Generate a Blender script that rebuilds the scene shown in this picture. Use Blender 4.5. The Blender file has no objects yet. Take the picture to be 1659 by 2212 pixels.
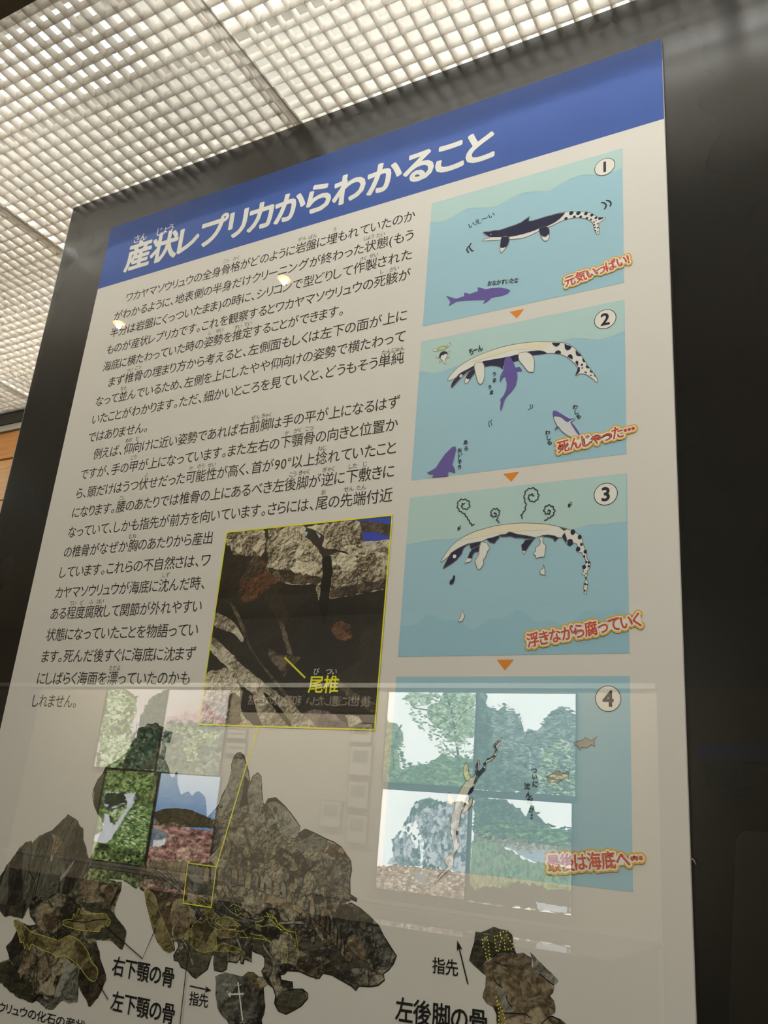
import bpy, math, random
from mathutils import Vector
from mathutils.geometry import tessellate_polygon
random.seed(7)
scn = bpy.context.scene
COL = scn.collection

# ------------------------------------------------------------------ camera
F_PX = 1866.83
RT = Vector((0.87481486, 0.47782338, 0.0798985))
UP = Vector((0.09329925, -0.32800558, 0.94005723))
FW = Vector((-0.47538848, 0.81492156, 0.33152472))
camd = bpy.data.cameras.new('camera')
cam = bpy.data.objects.new('camera', camd)
COL.objects.link(cam)
camd.sensor_fit = 'VERTICAL'; camd.sensor_height = 24.0
camd.lens = F_PX * 24.0 / 2212.0
camd.clip_start = 0.01
from mathutils import Matrix
cam.matrix_world = Matrix((( RT.x, UP.x, -FW.x, 0), (RT.y, UP.y, -FW.y, 0), (RT.z, UP.z, -FW.z, 0), (0, 0, 0, 1)))
scn.camera = cam

# ------------------------------------------------------------------ world, exposure, lights
w = bpy.data.worlds.new('world'); scn.world = w; w.use_nodes = True
w.node_tree.nodes['Background'].inputs[0].default_value = (0.9, 0.8, 0.65, 1)
w.node_tree.nodes['Background'].inputs[1].default_value = 0.01
vs = scn.view_settings
vs.view_transform = 'Standard'; vs.look = 'None'; vs.gamma = 1.0; vs.use_curve_mapping = False
vs.exposure = 0.0
TUBE_EMIT = 34.0        # fluorescent tubes above the louvre
ADDED_SPOT_W = 60.0  # unseen spotlight added for the poster
SMALL_W = 14.0
PIC_EMIT = 5.0          # backlit photographs across the gallery

def area(name, loc, rot, sx, sy, power, col):
    l = bpy.data.lights.new(name, 'AREA'); l.shape = 'RECTANGLE'; l.size = sx; l.size_y = sy
    l.energy = power; l.color = col
    o = bpy.data.objects.new(name, l); COL.objects.link(o); o.location = loc; o.rotation_euler = rot
    return o
# unseen area light added to brighten the picture wall of the gallery
area('wall_fill_light', (-3.4, -3.45, 1.22), (math.radians(-38), 0, 0), 4.6, 0.10, 80, (1.0, 0.93, 0.80))

# ------------------------------------------------------------------ geometry helpers
D = 0.754               # plane of the poster's face
YG = 0.430              # the showcase glass
YV = 5.0                # virtual distance of the picture wall
YW = 2 * YG - YV        # its real place, behind the camera

def ray(px, py):
    return FW * F_PX + RT * (px - 829.5) - UP * (py - 1106.0)
def onp(px, py, y=D):
    d = ray(px, py); return (d.x / d.y * y, d.z / d.y * y)

def Z(ox, oy, s):
    return lambda x, y: (ox + x / s, oy + y / s)
P1z = Z(1020, 430, 4.879); P1 = Z(880, 300, 3.072); P2 = Z(880, 640, 3.072); P2a = Z(920, 720, 8.295)
P2b = Z(1090, 720, 7.213); P3 = Z(840, 1010, 2.860); P3z = Z(940, 1110, 4.608); P4 = Z(930, 1560, 4.1475)
Z4 = Z(800, 1400, 1.931); RA = Z(0, 1700, 4.32); RB = Z(180, 1540, 4.1475); RC = Z(280, 1840, 4.1475)
RD = Z(560, 1600, 3.615); RE = Z(960, 1960, 5.53); YP = Z(400, 1080, 3.318); C3 = Z(0, 440, 2.963)
C4 = Z(200, 400, 2.37); C5 = Z(150, 780, 2.212); C6 = Z(0, 1100, 3.318); CL = Z(0, 1450, 2.903)
CM = Z(200, 1450, 2.37); CR = Z(800, 1900, 1.931); ID = lambda x, y: (x, y)

def tr(crop, pts, y=D):
    return [onp(*crop(*p), y=y) for p in pts]

def smooth(pts, closed=True, n=4):
    out = []; L = len(pts)
    rng = range(L) if closed else range(L - 1)
    for i in rng:
        if closed:
            a, b, c, d = pts[i - 1], pts[i], pts[(i + 1) % L], pts[(i + 2) % L]
        else:
            a, b, c, d = pts[max(i - 1, 0)], pts[i], pts[i + 1], pts[min(i + 2, L - 1)]
        for k in range(n):
            t = k / n
            out.append(tuple(0.5 * ((2 * b[j]) + (-a[j] + c[j]) * t + (2 * a[j] - 5 * b[j] + 4 * c[j] - d[j]) * t * t
                       + (-a[j] + 3 * b[j] - 3 * c[j] + d[j]) * t ** 3) for j in (0, 1)))
    if not closed: out.append(pts[-1])
    return out

def dedupe(P):
    out = []
    for p in P:
        if not out or math.hypot(p[0] - out[-1][0], p[1] - out[-1][1]) > 1e-5: out.append(p)
    while len(out) > 3 and math.hypot(out[0][0] - out[-1][0], out[0][1] - out[-1][1]) < 1e-5: out.pop()
    # drop points that lie on a straight run of the clamped border
    k = 0
    while k < len(out) and len(out) > 3:
        a, b, c = out[k - 1], out[k], out[(k + 1) % len(out)]
        if (abs(a[0] - b[0]) < 1e-7 and abs(b[0] - c[0]) < 1e-7) or (abs(a[1] - b[1]) < 1e-7 and abs(b[1] - c[1]) < 1e-7): out.pop(k); k = max(k - 1, 0)
        else: k += 1
    return out

def rough(pts, amp, step, seed=1):
    r = random.Random(seed); out = []
    L = len(pts)
    for i in range(L):
        a, b = pts[i], pts[(i + 1) % L]
        d = math.hypot(b[0] - a[0], b[1] - a[1]); n = max(1, int(d / step))
        for k in range(n):
            t = k / n
            out.append((a[0] + (b[0] - a[0]) * t + r.uniform(-amp, amp), a[1] + (b[1] - a[1]) * t + r.uniform(-amp, amp)))
    return out

LAY = 0.00005
CNT = 0
class Flat:
    """flat print: polygons in (x, z), stacked towards the viewer"""
    def __init__(s, y=D, sign=-1): s.v = []; s.f = []; s.m = []; s.mats = []; s.y = y; s.sign = sign
    def mi(s, m):
        if m not in s.mats: s.mats.append(m)
        return s.mats.index(m)
    def raw(s, verts2, faces, m, lay):
        global CNT; CNT += 1; s.c = CNT
        b = len(s.v); yy = s.y + s.sign * (lay * LAY + (s.c % 22) * 2.2e-6)
        s.v += [(p[0], yy, p[1]) for p in verts2]
        i = s.mi(m)
        for f in faces: s.f.append(tuple(b + k for k in f)); s.m.append(i)
    def poly(s, pts, m, lay):
        t = tessellate_polygon([[Vector((p[0], p[1], 0)) for p in pts]])
        s.raw(pts, t, m, lay)
    def rect(s, x0, z0, x1, z1, m, lay): s.raw([(x0, z0), (x1, z0), (x1, z1), (x0, z1)], [(0, 1, 2, 3)], m, lay)
    def disc(s, x, z, r, m, lay, rz=None, n=20):
        rz = rz or r
        pts = [(x + r * math.cos(2 * math.pi * k / n), z + rz * math.sin(2 * math.pi * k / n)) for k in range(n)]
        s.raw(pts, [tuple(range(n))], m, lay)
    def line(s, pts, w, m, lay, closed=False):
        P = list(pts)
        if closed: P = P + [P[0]]
        n = len(P); L = []; R = []
        for i in range(n):
            if closed: a = P[i - 1] if i else P[-2]; b = P[i + 1] if i < n - 1 else P[1]
            else: a = P[max(i - 1, 0)]; b = P[min(i + 1, n - 1)]
            dx, dz = b[0] - a[0], b[1] - a[1]; l = math.hypot(dx, dz) or 1
            nx, nz = -dz / l * w / 2, dx / l * w / 2
            L.append((P[i][0] + nx, P[i][1] + nz)); R.append((P[i][0] - nx, P[i][1] - nz))
        s.raw(L + R, [(i, i + 1, n + i + 1, n + i) for i in range(n - 1)], m, lay)
    def dots(s, pts, r, gap, m, lay, closed=True):
        P = list(pts) + ([pts[0]] if closed else []); acc = 0
        for a, b in zip(P, P[1:]):
            d = math.hypot(b[0] - a[0], b[1] - a[1])
            if d == 0: continue
            t = acc
            while t < d:
                s.disc(a[0] + (b[0] - a[0]) * t / d, a[1] + (b[1] - a[1]) * t / d, r, m, lay, n=6); t += gap
            acc = t - d
    def ring(s, pts, fill, edge, w, lay, closed=True):
        s.poly(pts, fill, lay); s.line(pts, w, edge, lay + 1, closed)
    def build(s, name, parent=None, **k): return make(name, s.v, s.f, s.mats, s.m, parent, **k)

def world_of(o):
    v = Vector((0, 0, 0))
    while o is not None: v = v + o.location; o = o.parent
    return v
def make(name, verts, faces, mats, midx=None, parent=None, loc=None, shade=False):
    me = bpy.data.meshes.new(name)
    off = world_of(parent) if parent is not None else Vector((0, 0, 0))
    lo = Vector(loc) if loc is not None else off.copy()
    me.from_pydata([(v[0] - lo.x, v[1] - lo.y, v[2] - lo.z) for v in verts], [], faces)
    for m in (mats if isinstance(mats, (list, tuple)) else [mats]): me.materials.append(m)
    if midx: me.polygons.foreach_set('material_index', midx)
    if shade: me.polygons.foreach_set('use_smooth', [True] * len(me.polygons))
    me.update()
    o = bpy.data.objects.new(name, me); COL.objects.link(o)
    o.parent = parent; o.location = lo - off
    return o
def box(x0, x1, y0, y1, z0, z1):
    v = [(x0, y0, z0), (x1, y0, z0), (x1, y1, z0), (x0, y1, z0), (x0, y0, z1), (x1, y0, z1), (x1, y1, z1), (x0, y1, z1)]
    return v, [(0, 3, 2, 1), (4, 5, 6, 7), (0, 1, 5, 4), (1, 2, 6, 5), (2, 3, 7, 6), (3, 0, 4, 7)]
class MB:
    def __init__(s): s.v = []; s.f = []
    def add(s, vf): b = len(s.v); s.v += list(vf[0]); s.f += [tuple(b + i for i in f) for f in vf[1]]; return s
    def box(s, *a): return s.add(box(*a))
    def build(s, name, m, parent=None, **k): return make(name, s.v, s.f, m, None, parent, **k)
def cyl(c, r0, r1, h, axis='Z', n=20, caps=True):
    v = []; f = []
    for j, (r, t) in enumerate(((r0, 0), (r1, h))):
        for k in range(n):
            a = 2 * math.pi * k / n; p, q = r * math.cos(a), r * math.sin(a)
            v.append((c[0] + p, c[1] + q, c[2] + t) if axis == 'Z' else (c[0] + t, c[1] + p, c[2] + q))
    for k in range(n): f.append((k, (k + 1) % n, n + (k + 1) % n, n + k))
    if caps: f += [tuple(range(n - 1, -1, -1)), tuple(range(n, 2 * n))]
    return v, f
def bevel(o, wd=0.002, seg=2):
    b = o.modifiers.new('bevel', 'BEVEL'); b.width = wd; b.segments = seg; b.limit_method = 'ANGLE'; return o
def empty(name, loc, label, cat, group=None):
    o = bpy.data.objects.new(name, None); COL.objects.link(o); o.location = loc; o.empty_display_size = 0.05
    o['label'] = label; o['category'] = cat
    if group: o['group'] = group
    return o
def tag(o, label, cat, group=None):
    o['label'] = label; o['category'] = cat
    if group: o['group'] = group
    return o
def struct(o): o['kind'] = 'structure'; return o

# ------------------------------------------------------------------ materials
def lin(c):
    return tuple(((x / 255) / 12.92 if x <= 10 else (((x / 255) + 0.055) / 1.055) ** 2.4) for x in c)
def mat(name, rgb, rough=0.6, metal=0.0, spec=0.5, linear=False):
    m = bpy.data.materials.new(name); m.use_nodes = True
    b = m.node_tree.nodes['Principled BSDF']
    c = rgb if linear else lin(rgb)
    b.inputs['Base Color'].default_value = (*c, 1); b.inputs['Roughness'].default_value = rough
    b.inputs['Metallic'].default_value = metal; b.inputs['Specular IOR Level'].default_value = spec
    return m
PAPER = (214, 207, 194)
def ink(name, rgb, ref=PAPER, rough=0.46, spec=0.26):
    """printed colour as seen next to paper that looked like `ref` """
    a = lin(rgb); b = lin(ref); c = tuple(min(0.9, 0.80 * x / y) for x, y in zip(a, b))
    return mat(name, c, rough, 0, spec, True)

class N:
    def __init__(s, m): s.m = m; s.t = m.node_tree; s.n = s.t.nodes; s.l = s.t.links
    def node(s, typ, **k):
        n = s.n.new(typ)
        for a, b in k.items(): setattr(n, a, b)
        return n
    def put(s, sock, v):
        if isinstance(v, (int, float)): sock.default_value = v
        elif isinstance(v, tuple): sock.default_value = (*v, 1) if len(v) == 3 and sock.type == 'RGBA' else v
        else: s.l.new(v, sock)
    def math(s, op, a, b=0.0, c=0.0):
        n = s.node('ShaderNodeMath', operation=op)
        s.put(n.inputs[0], a); s.put(n.inputs[1], b); s.put(n.inputs[2], c); return n.outputs[0]
    def obj(s): return s.node('ShaderNodeTexCoord').outputs['Object']
    def scale(s, v, sc, loc=(0, 0, 0), rot=(0, 0, 0)):
        n = s.node('ShaderNodeMapping'); s.l.new(v, n.inputs[0]); n.inputs['Scale'].default_value = sc
        n.inputs['Location'].default_value = loc; n.inputs['Rotation'].default_value = rot; return n.outputs[0]
    def noise(s, v, sc, det=4, rough=0.6, dist=0.0):
        n = s.node('ShaderNodeTexNoise'); s.l.new(v, n.inputs['Vector']); n.inputs['Scale'].default_value = sc
        n.inputs['Detail'].default_value = det; n.inputs['Roughness'].default_value = rough
        n.inputs['Distortion'].default_value = dist; return n.outputs[0]
    def vor(s, v, sc, feat='F1', out='Distance', rnd=1.0):
        n = s.node('ShaderNodeTexVoronoi', feature=feat); s.l.new(v, n.inputs['Vector']); n.inputs['Scale'].default_value = sc
        n.inputs['Randomness'].default_value = rnd; return n.outputs[out]
    def step(s, v, lo, hi, a=0.0, b=1.0):
        n = s.node('ShaderNodeMapRange'); n.clamp = True; s.put(n.inputs[0], v)
        for i, q in enumerate((lo, hi, a, b)): n.inputs[i + 1].default_value = q
        return n.outputs[0]
    def mix(s, f, a, b, mode='MIX'):
        n = s.node('ShaderNodeMix', data_type='RGBA', blend_type=mode); s.put(n.inputs[0], f)
        s.put(n.inputs[6], a); s.put(n.inputs[7], b); return n.outputs[2]
    def ramp(s, v, stops):
        n = s.node('ShaderNodeValToRGB'); s.put(n.inputs[0], v); e = n.color_ramp.elements
        while len(e) < len(stops): e.new(0.5)
        for k, (p, c) in enumerate(stops): e[k].position = p; e[k].color = (*c, 1)
        return n.outputs[0]
    def xyz(s, v):
        n = s.node('ShaderNodeSeparateXYZ'); s.l.new(v, n.inputs[0]); return n.outputs
    def warp(s, v, sc, amt):
        n = s.node('ShaderNodeTexNoise'); s.l.new(v, n.inputs['Vector']); n.inputs['Scale'].default_value = sc
        a = s.node('ShaderNodeVectorMath', operation='MULTIPLY_ADD'); s.l.new(n.outputs[1], a.inputs[0])
        a.inputs[1].default_value = (amt,) * 3; s.l.new(v, a.inputs[2]); return a.outputs[0]

def rock_print(name, cols, cell=38, crack=0.05, fine=160, ref=(172, 160, 142), stretch=(1, 1, 1), rot=0.0, dark=0.35, fac=1.0):
    """the printed photograph of rock: facets, cracks and grain"""
    m = mat(name, (100, 100, 100), 0.34, 0, 0.35); q = N(m); b = q.n['Principled BSDF']
    C = [tuple(min(0.9, fac * 0.80 * x / y) for x, y in zip(lin(c), lin(ref))) for c in cols]
    v = q.scale(q.obj(), stretch, rot=(0, rot, 0)); v = q.warp(v, 22, 0.022); v = q.warp(v, 110, 0.006)
    big = q.noise(v, 16, 4, 0.6); facet = q.node('ShaderNodeSeparateColor')
    q.l.new(q.vor(v, cell, 'F1', 'Color'), facet.inputs[0])
    small = q.noise(v, fine, 6, 0.75)
    # relief seen in the photograph: height difference towards its own light
    h1 = q.noise(v, fine * 0.45, 7, 0.68); h2 = q.noise(q.scale(v, (1, 1, 1), (0.0011, 0, -0.0016)), fine * 0.45, 7, 0.68)
    rel = q.math('MULTIPLY', q.math('SUBTRACT', h1, h2), 2.2)
    mixv = q.math('ADD', q.math('MULTIPLY', big, 0.50), q.math('ADD', q.math('MULTIPLY', facet.outputs[0], 0.42), q.math('ADD', q.math('MULTIPLY', q.math('SUBTRACT', small, 0.5), 0.8), rel)))
    st = [(0.20 + 0.56 * i / (len(C) - 1), c) for i, c in enumerate(C)]
    c = q.ramp(mixv, st)
    gate = q.step(q.noise(v, cell * 0.5, 3), 0.52, 0.66)          # cracks come and go
    e1 = q.step(q.vor(v, cell, 'DISTANCE_TO_EDGE'), 0.0, crack, 0.0, 1.0)
    e2 = q.step(q.vor(v, cell * 2.9, 'DISTANCE_TO_EDGE'), 0.0, crack * 1.4, 0.35, 1.0)
    e1 = q.math('MAXIMUM', e1, gate); e2 = q.math('MAXIMUM', e2, q.step(big, 0.44, 0.54))
    e = q.step(q.math('MULTIPLY', e1, e2), 0.0, 1.0, dark, 1.0)
    cc = q.node('ShaderNodeCombineColor')
    for i in range(3): q.l.new(e, cc.inputs[i])
    c = q.mix(1.0, c, cc.outputs[0], 'MULTIPLY')
    q.l.new(c, b.inputs['Base Color'])
    return m

def glowpic(name, cols, sc=20, det=5, k=1.0, lo=0.3, hi=0.7, stretch=(1, 1, 1), rough=0.65, grad=None, rot=0.0):
    """backlit transparency: mottled printed colour that gives off light"""
    m = bpy.data.materials.new(name); m.use_nodes = True; q = N(m); q.n.clear()
    out = q.node('ShaderNodeOutputMaterial'); em = q.node('ShaderNodeEmission')
    v = q.scale(q.obj(), stretch, rot=(0, rot, 0))
    if grad:                                 # vertical colour change of the print: (z0, z1)
        f = q.step(q.xyz(q.obj())[2], grad[0], grad[1])
    else: f = q.step(q.noise(v, sc, det, rough), lo, hi)
    n = len(cols); C = [lin(c) for c in cols]
    c = q.ramp(f, [(i / (n - 1), x) for i, x in enumerate(C)]) if n > 1 else None
    if c is None: em.inputs[0].default_value = (*C[0], 1)
    else: q.l.new(c, em.inputs[0])
    em.inputs[1].default_value = PIC_EMIT * k
    q.l.new(em.outputs[0], out.inputs[0]); return m

# louvre plastic: white, slightly translucent
M_louvre = mat('louvre_white_plastic', (236, 235, 231), 0.30, 0, 0.5)
q = N(M_louvre); tl = q.node('ShaderNodeBsdfTranslucent'); tl.inputs[0].default_value = (*lin((236, 232, 226)), 1)
mx = q.node('ShaderNodeMixShader'); mx.inputs[0].default_value = 0.74; o_ = q.n['Material Output']
q.l.new(q.n['Principled BSDF'].outputs[0], mx.inputs[1]); q.l.new(tl.outputs[0], mx.inputs[2]); q.l.new(mx.outputs[0], o_.inputs[0])
M_strip = mat('louvre_border_translucent', (245, 242, 236), 0.4); q = N(M_strip); tl = q.node('ShaderNodeBsdfTranslucent'); tl.inputs[0].default_value = (0.9, 0.88, 0.84, 1)
mx = q.node('ShaderNodeMixShader'); mx.inputs[0].default_value = 0.65; q.l.new(q.n['Principled BSDF'].outputs[0], mx.inputs[1]); q.l.new(tl.outputs[0], mx.inputs[2]); q.l.new(mx.outputs[0], q.n['Material Output'].inputs[0])
M_rail = mat('rail_white_enamel', (240, 238, 228), 0.35)
M_plenum = mat('plenum_white_paint', (236, 236, 231), 0.8); M_plenum2 = mat('plenum_grey_paint', (205, 204, 198), 0.8)
M_dark_beam = mat('beam_dark_bronze', (84, 76, 58), 0.5)
M_black = mat('black_paint', (22, 20, 18), 0.5)
M_white_trim = mat('white_trim', (215, 212, 205), 0.4)
M_silver = mat('edge_silver', (170, 172, 175), 0.35, 0.8)
m = mat('board_charcoal_laminate', (26, 24, 20), 0.26, 0, 0.6); M_board = m
q = N(m); b = q.n['Principled BSDF']
q.l.new(q.step(q.noise(q.obj(), 3.0, 3), 0.3, 0.7, 0.24, 0.30), b.inputs['Roughness'])
# glass that lets light through and mirrors by Fresnel on both faces
M_glass = bpy.data.materials.new('clear_glass'); M_glass.use_nodes = True
q = N(M_glass); q.n.clear(); out = q.node('ShaderNodeOutputMaterial')
tp = q.node('ShaderNodeBsdfTransparent'); tp.inputs[0].default_value = (0.985, 0.992, 0.985, 1)
gl = q.node('ShaderNodeBsdfGlossy'); gl.inputs['Roughness'].default_value = 0.0; gl.inputs[0].default_value = (1, 1, 1, 1)
fr = q.node('ShaderNodeFresnel'); ge = q.node('ShaderNodeNewGeometry')
q.l.new(q.step(ge.outputs['Backfacing'], 0, 1, 1.52, 1 / 1.52), fr.inputs[0])
mx = q.node('ShaderNodeMixShader'); q.l.new(fr.outputs[0], mx.inputs[0]); q.l.new(tp.outputs[0], mx.inputs[1]); q.l.new(gl.outputs[0], mx.inputs[2])
q.l.new(mx.outputs[0], out.inputs[0])
def emit(name, rgb, s):
    m = bpy.data.materials.new(name); m.use_nodes = True; q = N(m); q.n.clear()
    o = q.node('ShaderNodeOutputMaterial'); e = q.node('ShaderNodeEmission'); e.inputs[0].default_value = (*rgb, 1); e.inputs[1].default_value = s
    q.l.new(e.outputs[0], o.inputs[0]); return m
M_tube = emit('tube_glow', (1.0, 0.995, 0.965), TUBE_EMIT)
M_bulb = emit('spot_bulb_glow', (1.0, 0.55, 0.16), 9)
M_bulb_core = emit('spot_bulb_core', (1.0, 0.85, 0.55), 60)
# wood
def wood(name, c1, c2, sc=1.0):
    m = mat(name, c1, 0.45); q = N(m); b = q.n['Principled BSDF']
    v = q.scale(q.obj(), (1.2 * sc, 1.2, 16 * sc)); g = q.noise(v, 3.5, 6, 0.6, 0.8)
    g2 = q.noise(q.scale(q.obj(), (3, 3, 90)), 2.0, 3)
    f = q.math('ADD', q.math('MULTIPLY', g, 0.7), q.math('MULTIPLY', g2, 0.3))
    q.l.new(q.ramp(f, [(0.3, lin(c2)), (0.65, lin(c1))]), b.inputs['Base Color']); return m
M_wood = wood('pine_board', (234, 166, 88), (198, 126, 54))
M_wood_pale = wood('pale_pine_board', (230, 182, 116), (200, 140, 74))
M_wood_dark = wood('dark_wood', (60, 44, 30), (34, 24, 16))

# ------------------------------------------------------------------ showcase: ceiling with louvre panels
ZC = 0.9168; PITCH = 0.0221; NX, NY = 26, 38; Y0 = 0.4495; LH = 0.0105
X_J = -0.6360
Y1 = Y0 + NY * PITCH
ceil = struct(MB().box(-3.0, 0.62, 0.445, Y1 + 0.03, ZC + 0.19, ZC + 0.21).box(-3.0, 0.62, 0.430, 0.447, ZC + 0.012, ZC + 0.21)
              .box(-3.0, 0.62, Y1 + 0.004, Y1 + 0.03, ZC + 0.012, ZC + 0.21).build('ceiling', M_plenum2, loc=(-1.2, 0.87, ZC + 0.2)))
def blade_mesh(length, along, n):
    """one wedge-shaped louvre blade: thin at the bottom, wide at the top, with filleted shoulders"""
    prof = [(-0.00045, 0), (0.00045, 0), (0.0010, 0.0022), (0.0026, 0.0070), (0.0039, LH), (-0.0039, LH), (-0.0026, 0.0070), (-0.0010, 0.0022)]
    v = []; f = []
    for t in (0, length):
        for a, b in prof: v.append((t, a, b) if along == 'X' else (a, t, b))
    k = len(prof)
    for i in range(k): f.append((i, (i + 1) % k, k + (i + 1) % k, k + i))
    f += [tuple(range(k - 1, -1, -1)), tuple(range(k, 2 * k))]
    me = bpy.data.meshes.new('louvre_blade'); me.from_pydata(v, [], f); me.materials.append(M_louvre); me.update(); return me
BX = blade_mesh(NX * PITCH, 'X', NX); BY = blade_mesh(NY * PITCH, 'Y', NY)
for k, px in enumerate((-3, -2, -1, 0, 1)):
    x0 = X_J + px * NX * PITCH; W = NX * PITCH
    rim = MB().box(x0 + 0.0006, x0 + 0.0014, Y0, Y1, ZC - 0.0004, ZC + 0.004).box(x0 + W - 0.0012, x0 + W - 0.0004, Y0, Y1, ZC - 0.0004, ZC + 0.004)
    rim.box(x0 + 0.0006, x0 + W - 0.0006, Y0 + 0.0002, Y0 + 0.0014, ZC, ZC + 0.013).box(x0 + 0.0006, x0 + W - 0.0006, Y1 - 0.0014, Y1 - 0.0002, ZC, ZC + 0.013)
    # plain border strip that the last column of cells runs into
    rim.box(x0 + W - 0.0078, x0 + W - 0.0014, Y0, Y1, ZC + 0.0002, ZC + 0.0008)
    p = rim.build('louvre_panel', M_strip, ceil, loc=(x0, Y0, ZC))
    for i in range(1, NX + 1):
        o = bpy.data.objects.new('louvre_blade', BY); COL.objects.link(o); o.parent = p
        o.location = (i * PITCH - (0.011 if i == NX else 0.0), 0, 0.0001)
        if i == NX: o.location.x = i * PITCH - 0.0125; o.scale = (0.9, 1, 1)
    for j in range(0, NY + 1):
        o = bpy.data.objects.new('louvre_blade', BX); COL.objects.link(o); o.parent = p
        o.location = (0, min(max(j * PITCH, 0.004), NY * PITCH - 0.004), 0)
for k, px in enumerate((-2, -1, 0, 1)):
    x0 = X_J + px * NX * PITCH
    r = MB().box(x0 - 0.0004, x0 + 0.0004, Y0, Y1, ZC - 0.0008, ZC + 0.001)
    r.build('louvre_rail', M_strip, ceil, loc=(x0, Y0, ZC))
# fluorescent tubes lying across above the louvre
def tube(x0, x1, y, z, label):
    t = empty('fluorescent_tube', ((x0 + x1) / 2, y, z), label, 'lamp', 'tubes above the louvre ceiling')
    make('glass_tube', *cyl((x0, y, z), 0.013, 0.013, x1 - x0, 'X', 12), M_tube, None, t)
    for xx in (x0 - 0.018, x1): make('end_cap', *cyl((xx, y, z), 0.0135, 0.0135, 0.018, 'X', 12), M_white_trim, None, t)
    MB().box(x0 - 0.02, x1 + 0.02, y - 0.02, y + 0.02, z + 0.03, z + 0.055).build('batten', M_white_trim, t)
    return t
TY = (0.566, 1.06)
for j, y in enumerate(TY):
    d = ('glass front', 'wooden back wall')[j]
    for i, (a, b) in enumerate(((-2.94, -2.16), (-2.10, -0.90), (-0.74, 0.46))):
        tube(a, b, y, ZC + 0.10, 'glowing fluorescent tube above the white louvre along the %s, %s of three' % (d, ('leftmost', 'middle', 'rightmost')[i]))
struct(MB().box(-2.98, 0.6, 0.450, 0.700, ZC + 0.165, ZC + 0.170).build('trim_6', M_plenum, loc=(-1.2, 0.57, ZC + 0.165)))

# showcase frame and walls
struct(MB().box(-3.1, 0.72, 0.392, 0.457, ZC - 0.004, ZC + 0.24).build('trim_1', M_dark_beam, loc=(-1.2, 0.42, ZC)))
struct(MB().box(-3.0, 0.62, Y1 + 0.001, Y1 + 0.03, 0.8835, ZC + 0.010).build('trim_2', M_black, loc=(-1.2, Y1, 0.88)))
struct(MB().box(-3.0, 0.62, Y1 + 0.004, Y1 + 0.03, 0.8660, 0.8830).build('trim_3', M_white_trim, loc=(-1.2, Y1, 0.86)))
wb = struct(MB().box(-3.0, 0.62, Y1 + 0.03, Y1 + 0.06, -0.75, ZC + 0.21).build('wall_back', M_wood_dark, loc=(-1.2, Y1 + 0.05, -0.75)))
z = 0.8645; hs = [0.080, 0.115, 0.115, 0.115, 0.115, 0.115, 0.115, 0.115, 0.115, 0.115, 0.115, 0.115, 0.115, 0.12]
for i, h in enumerate(hs):
    o = MB().box(-2.99, 0.61, Y1 + 0.010 + 0.002 * (i % 2), Y1 + 0.029, z - h + 0.003, z).build('plank', M_wood if i % 3 == 0 else M_wood_pale, wb, loc=(-1.2, Y1 + 0.03, z - h))
    bevel(o, 0.002); z -= h
struct(MB().box(-3.06, -3.0, 0.43, Y1 + 0.03, -0.75, ZC + 0.21).build('wall_left', M_white_trim, loc=(-3.03, 0.8, -0.75)))
struct(MB().box(0.62, 0.66, 0.43, Y1 + 0.03, -0.75, ZC + 0.21).build('wall_right', M_white_trim, loc=(0.64, 0.8, -0.75)))
struct(MB().box(-3.06, 0.66, 0.40, Y1 + 0.03, -1.45, -0.75).build('trim_4', M_wood_dark, loc=(-1.2, 0.8, -1.45)))
struct(MB().box(-3.0, 0.62, YG, YG + 0.0035, -0.745, ZC - 0.004).build('window_1', M_glass, loc=(-1.2, YG, -0.745)))

# ------------------------------------------------------------------ the charcoal board
BL, BR, BT = -1.0884, -0.0225, 0.9118
bd = empty('display_board', ((BL + BR) / 2, 0.769, -0.75), 'tall charcoal laminate display board standing up to the white louvre ceiling', 'board')
bevel(MB().box(BL, BR, D + 0.005, D + 0.023, -0.72, BT).build('board_panel', M_board, bd), 0.0012, 2)
for xx in (BL - 0.0016, BR + 0.0002):
    o = MB().box(xx, xx + 0.0014, D + 0.006, D + 0.023, -0.72, BT).build('edge_strip', M_silver, bd); o['label'] = 'thin silver edging strip'
for xx in (BL + 0.15, BR - 0.15): bevel(MB().box(xx - 0.02, xx + 0.02, D - 0.12, D + 0.16, -0.75, -0.72).build('foot', M_black, bd), 0.002)

# ------------------------------------------------------------------ the poster
XL, XR, ZT, ZB = -0.9765, -0.1373, 0.8336, -0.3554
po = empty('poster', ((XL + XR) / 2, D + 0.002, ZB), 'white foam-board poster with blue header on the charcoal board', 'poster')
M_paper = mat('poster_paper', (0.80, 0.80, 0.80), 0.46, 0, 0.26, True)
M_foam = mat('foam_edge', (240, 240, 240), 0.7)
make('foam_sheet', *box(XL, XR, D, D + 0.0048, ZB, ZT), [M_paper, M_foam], [1, 1, 0, 1, 1, 1], po)
M_blue = ink('header_blue', (53, 82, 147)); M_head = ink('header_white', (222, 220, 214))
M_txt = ink('text_black', (38, 35, 32)); M_txt2 = ink('text_black_large', (30, 26, 22))
M_sea = ink('sea_blue', (156, 191, 199)); M_sky = ink('pale_green_water', (176, 202, 193))
M_sea2 = ink('sea_blue_deep', (148, 186, 196))
M_navy = ink('drawing_navy', (38, 38, 66)); M_cream = ink('drawing_cream', (222, 218, 204)); M_cream2 = ink('drawing_yellow_cream', (224, 214, 182))
M_line = ink('drawing_outline', (112, 108, 92)); M_purple = ink('shark_purple', (98, 84, 146)); M_lav = ink('shark_lavender', (205, 204, 218))
M_ink = ink('pen_black', (45, 45, 48)); M_orange = ink('arrow_orange', (220, 130, 35)); M_red = ink('caption_red', (196, 76, 46))
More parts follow.
